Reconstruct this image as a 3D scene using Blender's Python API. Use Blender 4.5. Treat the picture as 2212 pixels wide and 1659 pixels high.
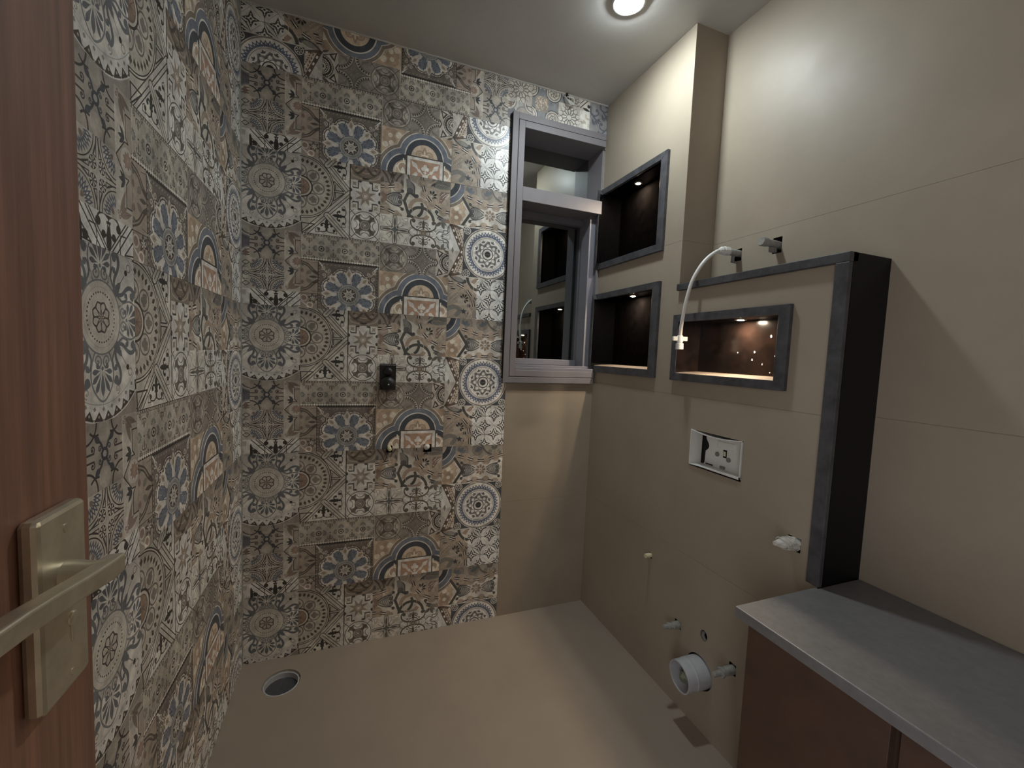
import bpy, bmesh, math, random
import numpy as np
from mathutils import Matrix, Vector

for o in list(bpy.data.objects): bpy.data.objects.remove(o, do_unlink=True)
C = bpy.context.scene.collection
sc = bpy.context.scene

# ---------------------------------------------------------------- camera, world, exposure
YAW, PITCH, ROLL = 0.3658, -0.0711, 0.0419
fw = Vector((math.sin(YAW) * math.cos(PITCH), math.cos(YAW) * math.cos(PITCH), math.sin(PITCH)))
rt = Vector((math.cos(YAW), -math.sin(YAW), 0)); up = rt.cross(fw)
r2 = rt * math.cos(ROLL) + up * math.sin(ROLL); u2 = up * math.cos(ROLL) - rt * math.sin(ROLL)
cd = bpy.data.cameras.new('camera'); cam = bpy.data.objects.new('camera', cd); C.objects.link(cam)
cd.sensor_width = 36.0; cd.lens = 914.5 / 2212 * 36.0; cd.clip_start = 0.01; cd.clip_end = 50
cam.matrix_world = Matrix(((r2.x, u2.x, -fw.x, 0.4029), (r2.y, u2.y, -fw.y, -1.9358), (r2.z, u2.z, -fw.z, 1.3321), (0, 0, 0, 1)))
sc.camera = cam

world = bpy.data.worlds.new('ambient_fill'); sc.world = world; world.use_nodes = True
bg = world.node_tree.nodes['Background']; bg.inputs[0].default_value = (0.97, 0.95, 0.97, 1); bg.inputs[1].default_value = 2.55  # bright even ambient added as fill through the doorway, lifts the shade
vs = sc.view_settings; vs.view_transform = 'Standard'; vs.look = 'None'; vs.gamma = 1.0; vs.use_curve_mapping = False
vs.exposure = 0.08

MAIN_STRENGTH, MAIN_COLOR = 330.0, (0.91, 1.0, 1.02)      # ceiling downlight
NICHE_STRENGTH, NICHE_COLOR = 1700.0, (1.24, 1.0, 0.74)      # small warm spots in the niches

# room: X to the right along the far wall, Y into the picture (far wall at 0), Z up
H, W, W2, YP, YL, ZL, ZC, YF = 2.6, 1.6015, 1.757, -0.593, -1.211, 1.630, 0.738, -3.05
TD = .0014                                  # tile faces stand this far proud of the joints
# ---------------------------------------------------------------- helpers
def to_image(name, a):
    h, w = a.shape[:2]; px = np.ones((h, w, 4), np.float32); px[..., :3] = a[::-1]
    im = bpy.data.images.new(name, w, h); im.pixels.foreach_set(px.ravel()); im.update(); im.pack(); return im


def srgb(c):
    f = lambda v: v / 12.92 if v <= .04045 else ((v + .055) / 1.055) ** 2.4
    return tuple(f(v / 255.) for v in c) + (1.0,)


def material(name, col, rough=.5, metal=0.0, var=.0, scale=6.0, stretch=(1, 1, 1), col2=None, bump=0.0, bscale=60.0, spec=.5, rvar=0.0, img=None):
    m = bpy.data.materials.new(name); m.use_nodes = True; nt = m.node_tree; N = nt.nodes; L = nt.links
    b = N['Principled BSDF']; b.inputs['Roughness'].default_value = rough; b.inputs['Metallic'].default_value = metal; b.inputs['Specular IOR Level'].default_value = spec
    b.inputs['Base Color'].default_value = srgb(col)
    tc = N.new('ShaderNodeTexCoord'); mp = N.new('ShaderNodeMapping'); mp.inputs['Scale'].default_value = stretch; L.new(tc.outputs['Object'], mp.inputs[0])
    if img:
        t = N.new('ShaderNodeTexImage'); t.image = img; t.extension = 'EXTEND'; uv = N.new('ShaderNodeUVMap'); uv.uv_map = 'UVMap'; L.new(uv.outputs[0], t.inputs[0])
        hs = N.new('ShaderNodeHueSaturation'); hs.inputs['Saturation'].default_value = .62; hs.inputs['Value'].default_value = 1.34; L.new(t.outputs[0], hs.inputs['Color']); L.new(hs.outputs[0], b.inputs['Base Color'])
    elif var > 0:
        n = N.new('ShaderNodeTexNoise'); n.inputs['Scale'].default_value = scale; n.inputs['Detail'].default_value = 6; n.inputs['Roughness'].default_value = .6; L.new(mp.outputs[0], n.inputs['Vector'])
        r = N.new('ShaderNodeValToRGB'); r.color_ramp.elements[0].position = .3; r.color_ramp.elements[1].position = .7
        r.color_ramp.elements[0].color = srgb(tuple(v * (1 - var) for v in col)); r.color_ramp.elements[1].color = srgb(col2 or tuple(min(255, v * (1 + var)) for v in col))
        L.new(n.outputs['Fac'], r.inputs[0]); L.new(r.outputs[0], b.inputs['Base Color'])
    if rvar > 0:
        n2 = N.new('ShaderNodeTexNoise'); n2.inputs['Scale'].default_value = 9; n2.inputs['Detail'].default_value = 5; L.new(mp.outputs[0], n2.inputs['Vector'])
        q = N.new('ShaderNodeMapRange'); q.inputs['To Min'].default_value = max(.02, rough - rvar); q.inputs['To Max'].default_value = rough + rvar; L.new(n2.outputs['Fac'], q.inputs[0]); L.new(q.outputs[0], b.inputs['Roughness'])
    if bump > 0:
        n3 = N.new('ShaderNodeTexNoise'); n3.inputs['Scale'].default_value = bscale; n3.inputs['Detail'].default_value = 4; L.new(mp.outputs[0], n3.inputs['Vector'])
        bm = N.new('ShaderNodeBump'); bm.inputs['Strength'].default_value = bump; bm.inputs['Distance'].default_value = .002; L.new(n3.outputs['Fac'], bm.inputs['Height']); L.new(bm.outputs[0], b.inputs['Normal'])
    return m


def glow(name, col, strength):
    m = bpy.data.materials.new(name); m.use_nodes = True; nt = m.node_tree; nt.nodes.clear()
    e = nt.nodes.new('ShaderNodeEmission'); e.inputs[0].default_value = tuple(col) + (1,); e.inputs[1].default_value = strength
    o = nt.nodes.new('ShaderNodeOutputMaterial'); nt.links.new(e.outputs[0], o.inputs[0]); return m


def wloc(o):
    v = Vector((0, 0, 0))
    while o is not None: v = v + o.location; o = o.parent
    return v


class G:                                     # gathers shapes in world metres, builds ONE mesh object
    def __init__(s): s.v = []; s.f = []; s.uv = None

    def quad(s, *P):
        i = len(s.v); s.v += [tuple(p) for p in P]; s.f.append(tuple(range(i, i + len(P)))); return s

    def box(s, x0, x1, y0, y1, z0, z1):
        i = len(s.v); s.v += [(x, y, z) for z in (z0, z1) for y in (y0, y1) for x in (x0, x1)]
        s.f += [tuple(i + k for k in q) for q in ((0, 2, 3, 1), (4, 5, 7, 6), (0, 1, 5, 4), (2, 6, 7, 3), (0, 4, 6, 2), (1, 3, 7, 5))]; return s

    def prism(s, P, d):                      # polygon P (3-D) extruded by vector d
        n = len(P); i = len(s.v); d = Vector(d); s.v += [tuple(p) for p in P] + [tuple(Vector(p) + d) for p in P]
        s.f += [tuple(range(i + n - 1, i - 1, -1)), tuple(range(i + n, i + 2 * n))] + [(i + k, i + (k + 1) % n, i + n + (k + 1) % n, i + n + k) for k in range(n)]; return s

    def lathe(s, base, axis, prof, n=28, squash=(1, 1), cap0=True, cap1=True):   # prof: (radius, distance along axis)
        ax = Vector(axis).normalized(); a = ax.orthogonal().normalized()
        if abs(ax.z) < .9: a = Vector((0, 0, 1)) - ax * ax.z; a.normalize()
        b = ax.cross(a); B = Vector(base); i = len(s.v)
        for r, h in prof:
            for k in range(n): t = 2 * math.pi * k / n; s.v.append(tuple(B + ax * h + a * (r * squash[0] * math.cos(t)) + b * (r * squash[1] * math.sin(t))))
        for j in range(len(prof) - 1):
            for k in range(n): s.f.append((i + j * n + k, i + j * n + (k + 1) % n, i + (j + 1) * n + (k + 1) % n, i + (j + 1) * n + k))
        if cap0: s.f.append(tuple(i + k for k in range(n - 1, -1, -1)))
        if cap1: s.f.append(tuple(i + (len(prof) - 1) * n + k for k in range(n)))
        return s

    def tube(s, P, r, n=12, r1=None):
        P = [Vector(p) for p in P]; i = len(s.v); m = len(P); nrm = None
        for j, p in enumerate(P):
            t = (P[min(j + 1, m - 1)] - P[max(j - 1, 0)]).normalized()
            nrm = t.orthogonal().normalized() if nrm is None else (nrm - t * nrm.dot(t)).normalized()
            b = t.cross(nrm); rr = r if r1 is None else r + (r1 - r) * j / (m - 1)
            for k in range(n): q = 2 * math.pi * k / n; s.v.append(tuple(p + nrm * (rr * math.cos(q)) + b * (rr * math.sin(q))))
        for j in range(m - 1):
            for k in range(n): s.f.append((i + j * n + k, i + j * n + (k + 1) % n, i + (j + 1) * n + (k + 1) % n, i + (j + 1) * n + k))
        s.f += [tuple(i + k for k in range(n - 1, -1, -1)), tuple(i + (m - 1) * n + k for k in range(n))]; return s

    def build(s, name, mat, parent=None, bevel=0.0, smooth=False, loc=None):
        off = wloc(parent) if parent else Vector(loc or (0, 0, 0))
        me = bpy.data.meshes.new(name); me.from_pydata([tuple(Vector(p) - off) for p in s.v], [], s.f); me.materials.append(mat)
        if s.uv:
            l = me.uv_layers.new(name='UVMap')
            for lp in me.loops: l.data[lp.index].uv = s.uv[lp.vertex_index]
        bm = bmesh.new(); bm.from_mesh(me); bmesh.ops.recalc_face_normals(bm, faces=bm.faces) if not s.uv else None; bm.to_mesh(me); bm.free()
        o = bpy.data.objects.new(name, me); C.objects.link(o)
        if parent: o.parent = parent
        else: o.location = off
        if bevel: q = o.modifiers.new('bevel', 'BEVEL'); q.width = bevel; q.segments = 2; q.limit_method = 'ANGLE'; q.angle_limit = .6
        if smooth:
            for p in me.polygons: p.use_smooth = True
            e = o.modifiers.new('edges', 'EDGE_SPLIT'); e.split_angle = .7
        return o


def thing(name, label, cat, loc, group=None):
    o = bpy.data.objects.new(name, None); C.objects.link(o); o.location = loc; o.empty_display_size = .05
    return tag(o, label, cat, group)


def tag(o, label, cat, group=None):
    o['label'] = label; o['category'] = cat
    if group: o['group'] = group
    return o


def structure(o, label=None):
    o['kind'] = 'structure'
    if label: o['label'] = label
    return o


class Face:                                   # a flat wall: origin, direction of a, direction of b, normal into the room
    def __init__(s, o, a, b, n): s.o, s.a, s.b, s.n = Vector(o), Vector(a), Vector(b), Vector(n)
    def p(s, a, b, d=0): return tuple(s.o + s.a * a + s.b * b + s.n * d)


def sheet(F, a0, a1, b0, b1, holes=(), depth=.003, d=0.0, uv=None):
    """rectangle of a wall face with rectangular ('r',a0,a1,b0,b1) and round ('c',a,b,r) openings and edges of its own depth"""
    g = G(); g.uv = [] if uv else None; hs = []
    for h in holes:
        q = h[1:5] if h[0] == 'r' else (h[1] - h[3] * 1.2, h[1] + h[3] * 1.2, h[2] - h[3] * 1.2, h[2] + h[3] * 1.2)
        q = (max(q[0], a0), min(q[1], a1), max(q[2], b0), min(q[3], b1))
        if q[0] < q[1] and q[2] < q[3]: hs.append((h, q))
    A = sorted({round(x, 6) for x in [a0, a1] + [v for _, q in hs for v in q[:2]]}); B = sorted({round(x, 6) for x in [b0, b1] + [v for _, q in hs for v in q[2:]]})

    def face(P, dd):
        g.quad(*[F.p(a, b, e) for (a, b), e in zip(P, dd)])
        if uv: g.uv.extend([uv(a, b) for a, b in P])
    full = {}
    for i in range(len(A) - 1):
        for j in range(len(B) - 1):
            ca, cb = (A[i] + A[i + 1]) / 2, (B[j] + B[j + 1]) / 2
            full[i, j] = not any(q[0] < ca < q[1] and q[2] < cb < q[3] for _, q in hs)
    for (i, j), ok in full.items():
        if not ok: continue
        x0, x1, y0, y1 = A[i], A[i + 1], B[j], B[j + 1]; face([(x0, y0), (x1, y0), (x1, y1), (x0, y1)], (d,) * 4)
        for di, dj, p0, p1 in ((-1, 0, (x0, y1), (x0, y0)), (1, 0, (x1, y0), (x1, y1)), (0, -1, (x0, y0), (x1, y0)), (0, 1, (x1, y1), (x0, y1))):
            if not full.get((i + di, j + dj), False): face([p0, p1, p1, p0], (d, d, d - depth, d - depth))
    for h, q in hs:
        if h[0] != 'c': continue
        n = 32; cx, cy, r = h[1:4]; ry = h[4] if len(h) > 4 else r
        def sq(t):
            c_, s_ = math.cos(t), math.sin(t); m = max(abs(c_) / ((q[1] - q[0]) / 2), abs(s_) / ((q[3] - q[2]) / 2))
            return ((q[0] + q[1]) / 2 + c_ / m, (q[2] + q[3]) / 2 + s_ / m)
        for k in range(n):
            t0, t1 = [2 * math.pi * (k + e) / n + math.pi / 4 for e in (0, 1)]
            c0, c1 = (cx + r * math.cos(t0), cy + ry * math.sin(t0)), (cx + r * math.cos(t1), cy + ry * math.sin(t1))
            face([c0, sq(t0), sq(t1), c1], (d,) * 4); face([c1, c0, c0, c1], (d, d, d - depth, d - depth))
    return g


def cavity(parent, F, a0, a1, b0, b1, depth, mat):      # dark raw pocket behind an opening
    g = G(); q = [(a0, b0), (a1, b0), (a1, b1), (a0, b1)]
    for i in range(4): p, r = q[i], q[(i + 1) % 4]; g.quad(F.p(*p, -TD), F.p(*r, -TD), F.p(*r, -depth), F.p(*p, -depth))
    g.quad(*[F.p(*p, -depth) for p in q]); return g.build('cavity', mat, parent)
# ------------------------------------------------------------------ printed tile faces
# every print is drawn in millimetres with vector shapes (discs, rings, leaves, scrolls)
CREAM = (186, 176, 160); IVORY = (206, 203, 196); TAUPE = (140, 128, 113); DTAU = (106, 95, 85)
SLATE = (72, 74, 76); INK = (56, 51, 47); BLUE = (100, 112, 131); NAVY = (60, 68, 80); STEEL = (116, 119, 123)
TAN = (166, 136, 102); TERRA = (168, 114, 66); BROWN = (120, 92, 72); GREY = (122, 120, 115)
PI = math.pi


class Print:
    def __init__(s, w, h, bg, S=4):
        s.S = S; s.w = w; s.h = h
        s.a = np.empty((int(h * S), int(w * S), 3), np.float32); s.a[:] = bg
        s.st = []; s.m = (1, 0, 0, 0, 1, 0); s.cl = (0, 0, w, h)

    # transform and clipping
    def at(s, x, y, rot=0.0, sc=1.0, fx=1.0, fy=1.0):
        s.st.append((s.m, s.cl)); a, b, c, d, e, f = s.m
        co, si = math.cos(rot) * sc, math.sin(rot) * sc
        A, B, D, E_ = co * fx, -si * fy, si * fx, co * fy
        s.m = (a * A + b * D, a * B + b * E_, a * x + b * y + c, d * A + e * D, d * B + e * E_, d * x + e * y + f)
        return s

    def clip(s, x0, y0, x1, y1):
        s.st.append((s.m, s.cl)); q = s.cl
        s.cl = (max(q[0], x0), max(q[1], y0), min(q[2], x1), min(q[3], y1)); return s

    def pop(s, n=1):
        for _ in range(n): s.m, s.cl = s.st.pop()

    def T(s, P):
        P = np.asarray(P, float); a, b, c, d, e, f = s.m
        return np.stack([a * P[:, 0] + b * P[:, 1] + c, d * P[:, 0] + e * P[:, 1] + f], 1)

    def k(s):
        return math.sqrt(abs(s.m[0] * s.m[4] - s.m[1] * s.m[3]))

    def win(s, x0, y0, x1, y1):
        q = s.cl; S = s.S
        x0 = max(x0, q[0]); y0 = max(y0, q[1]); x1 = min(x1, q[2]); y1 = min(y1, q[3])
        i0, i1 = int(round(y0 * S)), int(round(y1 * S)); j0, j1 = int(round(x0 * S)), int(round(x1 * S))
        if i1 <= i0 or j1 <= j0: return None
        X = ((np.arange(j0, j1) + .5) / S)[None, :]; Y = ((np.arange(i0, i1) + .5) / S)[:, None]
        return s.a[i0:i1, j0:j1], X, Y

    def put(s, v, mask, col, al):
        if al >= 1: v[mask] = col
        else: v[mask] = v[mask] * (1 - al) + np.array(col, np.float32) * al

    # shapes
    def rect(s, x0, y0, x1, y1, col, al=1):
        s.poly([(x0, y0), (x1, y0), (x1, y1), (x0, y1)], col, al)

    def poly(s, P, col, al=1):
        P = s.T(P); r = s.win(P[:, 0].min(), P[:, 1].min(), P[:, 0].max(), P[:, 1].max())
        if r is None: return
        v, X, Y = r; m = np.zeros(v.shape[:2], bool); n = len(P)
        for i in range(n):
            (x0, y0), (x1, y1) = P[i], P[(i + 1) % n]
            if y0 == y1: continue
            m ^= ((Y >= min(y0, y1)) & (Y < max(y0, y1))) & (X < x0 + (Y - y0) * (x1 - x0) / (y1 - y0))
        s.put(v, m, col, al)

    def ring(s, x, y, r, w, col, a0=None, a1=None, al=1):
        c = s.T([(x, y)])[0]; k = s.k(); ro = (r + w / 2) * k; ri = (r - w / 2) * k
        q = s.win(c[0] - ro, c[1] - ro, c[0] + ro, c[1] + ro)
        if q is None: return
        v, X, Y = q; d2 = (X - c[0]) ** 2 + (Y - c[1]) ** 2
        m = d2 <= ro * ro
        if ri > 0: m &= d2 >= ri * ri
        if a0 is not None:
            p0, p1 = s.T([(x, y), (x + 1, y)]); base = math.atan2(p1[1] - p0[1], p1[0] - p0[0])
            sg = 1 if s.m[0] * s.m[4] - s.m[1] * s.m[3] > 0 else -1
            an = (sg * (np.arctan2(Y - c[1], X - c[0]) - base) - a0) % (2 * PI)
            m &= an <= (a1 - a0)
        s.put(v, m, col, al)

    def disc(s, x, y, r, col, al=1):
        s.ring(x, y, r / 2, r, col, al=al)

    def line(s, P, w, col, w1=None, al=1):
        P = s.T(P); h0 = w * s.k() / 2; h1 = h0 if w1 is None else w1 * s.k() / 2; h = max(h0, h1)
        r = s.win(P[:, 0].min() - h, P[:, 1].min() - h, P[:, 0].max() + h, P[:, 1].max() + h)
        if r is None: return
        v, X, Y = r; m = np.zeros(v.shape[:2], bool); n = len(P) - 1
        for i in range(n):
            (x0, y0), (x1, y1) = P[i], P[i + 1]; dx, dy = x1 - x0, y1 - y0; L = dx * dx + dy * dy
            if L == 0: continue
            t = np.clip(((X - x0) * dx + (Y - y0) * dy) / L, 0, 1)
            hh = h0 + (h1 - h0) * (i + t) / n
            m |= (X - x0 - t * dx) ** 2 + (Y - y0 - t * dy) ** 2 <= hh * hh
        s.put(v, m, col, al)

    def curve(s, P, w, col, w1=None):
        s.line(spline(P), w, col, w1)

    def curl(s, x, y, r, w, col, a=0.0, d=1, turns=1.15):
        th = np.linspace(0, turns * 2 * PI, 22); rr = r * (1 - .72 * th / th[-1])
        s.line(np.stack([x + rr * np.cos(a + d * th), y + rr * np.sin(a + d * th)], 1), w, col, w * .8)
        s.disc(x, y, w * .62, col)

    def leaf(s, x, y, L, W, ang, col, al=1, tip=.5):
        t = np.linspace(0, 1, 12); wd = W / 2 * np.sin(PI * t ** (math.log(.5) / math.log(tip)))
        P = np.concatenate([np.stack([t * L, wd], 1), np.stack([t[::-1] * L, -wd[::-1]], 1)])
        s.at(x, y, ang); s.poly(P, col, al); s.pop()

    def star(s, x, y, n, R, r, col, rot=-PI / 2):
        s.poly([(x + (R if i % 2 == 0 else r) * math.cos(rot + i * PI / n), y + (R if i % 2 == 0 else r) * math.sin(rot + i * PI / n)) for i in range(2 * n)], col)

    def fan(s, x, y, n, a0, a1, r0, L, W, col):
        for i in range(n):
            a = a0 + (a1 - a0) * i / max(1, n - 1); f = 1 - .25 * abs(2 * i / max(1, n - 1) - 1)
            s.leaf(x + r0 * math.cos(a), y + r0 * math.sin(a), L * f, W, a, col, tip=.66)

    def lily(s, x, y, h, rot, col):       # fleur-de-lis, pointing up, h tall
        s.at(x, y, rot, h / 60.)
        s.leaf(0, 4, 34, 13, -PI / 2, col, tip=.5); s.rect(-8, 4, 8, 9, col); s.rect(-4, 0, 4, 24, col)
        for f in (-1, 1):
            s.at(0, 0, 0, 1, f, 1)
            s.curve([(3, 6), (7, -6), (15, -8), (21, -1)], 4, col, 6); s.disc(19, 0, 5, col)
            s.curve([(2, 22), (12, 27), (26, 26), (33, 20)], 3, col); s.disc(30, 17, 5.5, col); s.pop()
        s.pop()

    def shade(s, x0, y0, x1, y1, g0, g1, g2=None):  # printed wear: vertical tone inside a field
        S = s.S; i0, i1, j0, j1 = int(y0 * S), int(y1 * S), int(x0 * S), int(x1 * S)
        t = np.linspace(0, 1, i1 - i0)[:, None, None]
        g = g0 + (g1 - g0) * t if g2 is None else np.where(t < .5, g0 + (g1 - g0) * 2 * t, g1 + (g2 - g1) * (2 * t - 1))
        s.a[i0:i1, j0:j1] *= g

    def worn(s, seed):
        rng = np.random.default_rng(seed); H, W = s.a.shape[:2]
        for n, am in ((6, .06), (24, .05), (90, .025)):
            g = rng.normal(0, 1, (int(n * s.h / s.w) + 2, n + 2))
            yi = np.linspace(0, g.shape[0] - 1.001, H); xi = np.linspace(0, g.shape[1] - 1.001, W)
            y0 = yi.astype(int); x0 = xi.astype(int); fy = (yi - y0)[:, None]; fx = (xi - x0)[None, :]
            q = (g[y0][:, x0] * (1 - fy) + g[y0 + 1][:, x0] * fy) * (1 - fx) + (g[y0][:, x0 + 1] * (1 - fy) + g[y0 + 1][:, x0 + 1] * fy) * fx
            s.a *= (1 + am * q)[:, :, None]

    def image(s, name, seed):
        s.worn(seed); H, W = s.a.shape[:2]; f = 2
        a = s.a.reshape(H // f, f, W // f, f, 3).mean((1, 3)); return to_image(name, np.clip(a / 255., 0, 1))


def spline(P, n=7):
    P = [np.array(q, float) for q in P]; P = [2 * P[0] - P[1]] + P + [2 * P[-1] - P[-2]]; o = []
    for i in range(1, len(P) - 2):
        a, b, c, d = P[i - 1:i + 3]
        for t in np.linspace(0, 1, n, endpoint=False):
            o.append(.5 * (2 * b + (c - a) * t + (2 * a - 5 * b + 4 * c - d) * t * t + (3 * b - a - 3 * c + d) * t ** 3))
    o.append(P[-2]); return np.array(o)


def palmette(s, line, fill, L=86, W=36):     # heart shaped palmette, base at origin, tip at y = L
    s.curve([(0, 4), (-18, -2), (-30, 14), (-W, 44), (-24, 70), (0, L), (24, 70), (W, 44), (30, 14), (18, -2), (0, 4)], 3.6, line)
    for f in (-1, 1): s.curl(14 * f, 15, 12, 3.4, line, a=PI / 2 + .4 * f, d=f)
    s.leaf(0, 32, 46, 13, PI / 2, fill, tip=.62)
    for f in (-1, 1):
        for a, l in ((.50, 40), (.95, 34), (1.45, 27), (2.0, 17)):
            s.leaf(5 * f * math.sin(a), 31 + 5 * math.cos(a), l, 10, PI / 2 - f * a, fill, tip=.7)
    s.disc(0, 28, 3.6, line)


def rosette6(s, x, y, r, dark, light):
    s.disc(x, y, r, dark); s.ring(x, y, r, 1.6, light)
    for i in range(7): s.leaf(x, y, r * .92, r * .34, i * 2 * PI / 7, light, tip=.7)


def girih(s, x, y, r, line, light):          # twelve petal line rosette
    s.disc(x, y, r, light)
    for i in range(12):
        a = i * PI / 6; s.at(x, y, a)
        s.curve([(r * .22, -r * .06), (r * .55, -r * .17), (r * .68, 0), (r * .55, r * .17), (r * .22, r * .06)], 2.2, line)
        s.curve([(r * .6, r * .1), (r * .82, r * .02), (r * 1.0, r * .12)], 2.2, line)
        s.curve([(r * .6, -r * .1), (r * .82, -r * .02), (r * 1.0, -r * .12)], 2.2, line); s.pop()
    s.ring(x, y, r * .24, 2.2, line)


def chain(s, P, r, closed=False):            # tan links joined by striped bars
    for x, y in P: s.disc(x, y, r + 1.6, CREAM); s.disc(x, y, r, (164, 140, 112)); s.ring(x, y, r * .45, 1.6, (118, 96, 76), .3, 3.4)
    for (x0, y0), (x1, y1) in zip(P, P[1:]):
        L = math.hypot(x1 - x0, y1 - y0); a = math.atan2(y1 - y0, x1 - x0); u = max(6, L / 2 - r * .55)
        s.at((x0 + x1) / 2, (y0 + y1) / 2, a); s.rect(-u, -6.5, u, 6.5, INK); s.rect(-u, -1.7, u, 1.7, IVORY); s.rect(-u, 1.7, u, 3.2, TAN); s.pop()


def heart(s):                                # grey palmette with slate scroll outline, pointing right, 75 long
    s.leaf(0, 0, 78, 52, 0, (126, 124, 119), tip=.62)
    for i in range(5):
        for f in (-1, 1): s.line([(20 + 9 * i, 0), (27 + 9 * i, f * (9 + 2 * i))], 2, IVORY, 1)
    for f in (-1, 1):
        s.at(0, 0, 0, 1, 1, f)
        s.curve([(-8, 0), (14, 14), (36, 25), (58, 29), (72, 33)], 4, SLATE); s.disc(73, 38, 7, SLATE)
        s.curve([(52, 27), (66, 22), (70, 12), (62, 3)], 5, SLATE); s.disc(61, 10, 7, SLATE); s.ring(61, 10, 3, 1.4, GREY); s.pop()


def round_star(s, x, y, bg, c1, c2, wh):      # 120 mm field: circle with four white fans on a dark cross
    s.clip(x - 59, y - 60, x + 59, y + 60); s.rect(x - 60, y - 60, x + 60, y + 60, bg)
    for i in range(4):
        s.at(x, y, i * PI / 2); s.line([(34, 34), (60, 60)], 3, c1); s.line([(44, 60), (58, 47)], 2, c1); s.line([(60, 44), (47, 58)], 2, c1); s.pop()
    s.disc(x, y, 57, c1); s.disc(x, y, 54, wh); s.disc(x, y, 48, c2)
    for i in range(4):
        s.at(x, y, i * PI / 2); s.disc(34, 0, 19, bg); s.fan(24, 0, 7, -1.25, 1.25, 0, 25, 7, wh); s.leaf(37, 37, 14, 12, PI / 4 + PI, c1)
        s.ring(48, 0, 18, 2.5, c1, PI * .62, PI * 1.38); s.pop()
    s.star(x, y, 4, 44, 17, c1, PI / 4); s.disc(x, y, 23, c1); s.disc(x, y, 20, (148, 138, 126)); s.disc(x, y, 14, c1)
    for i in range(4): s.ring(x + 5 * math.cos(i * PI / 2), y + 5 * math.sin(i * PI / 2), 6, 2, (170, 160, 146))
    s.disc(x, y, 2.5, wh); s.pop()


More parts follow.
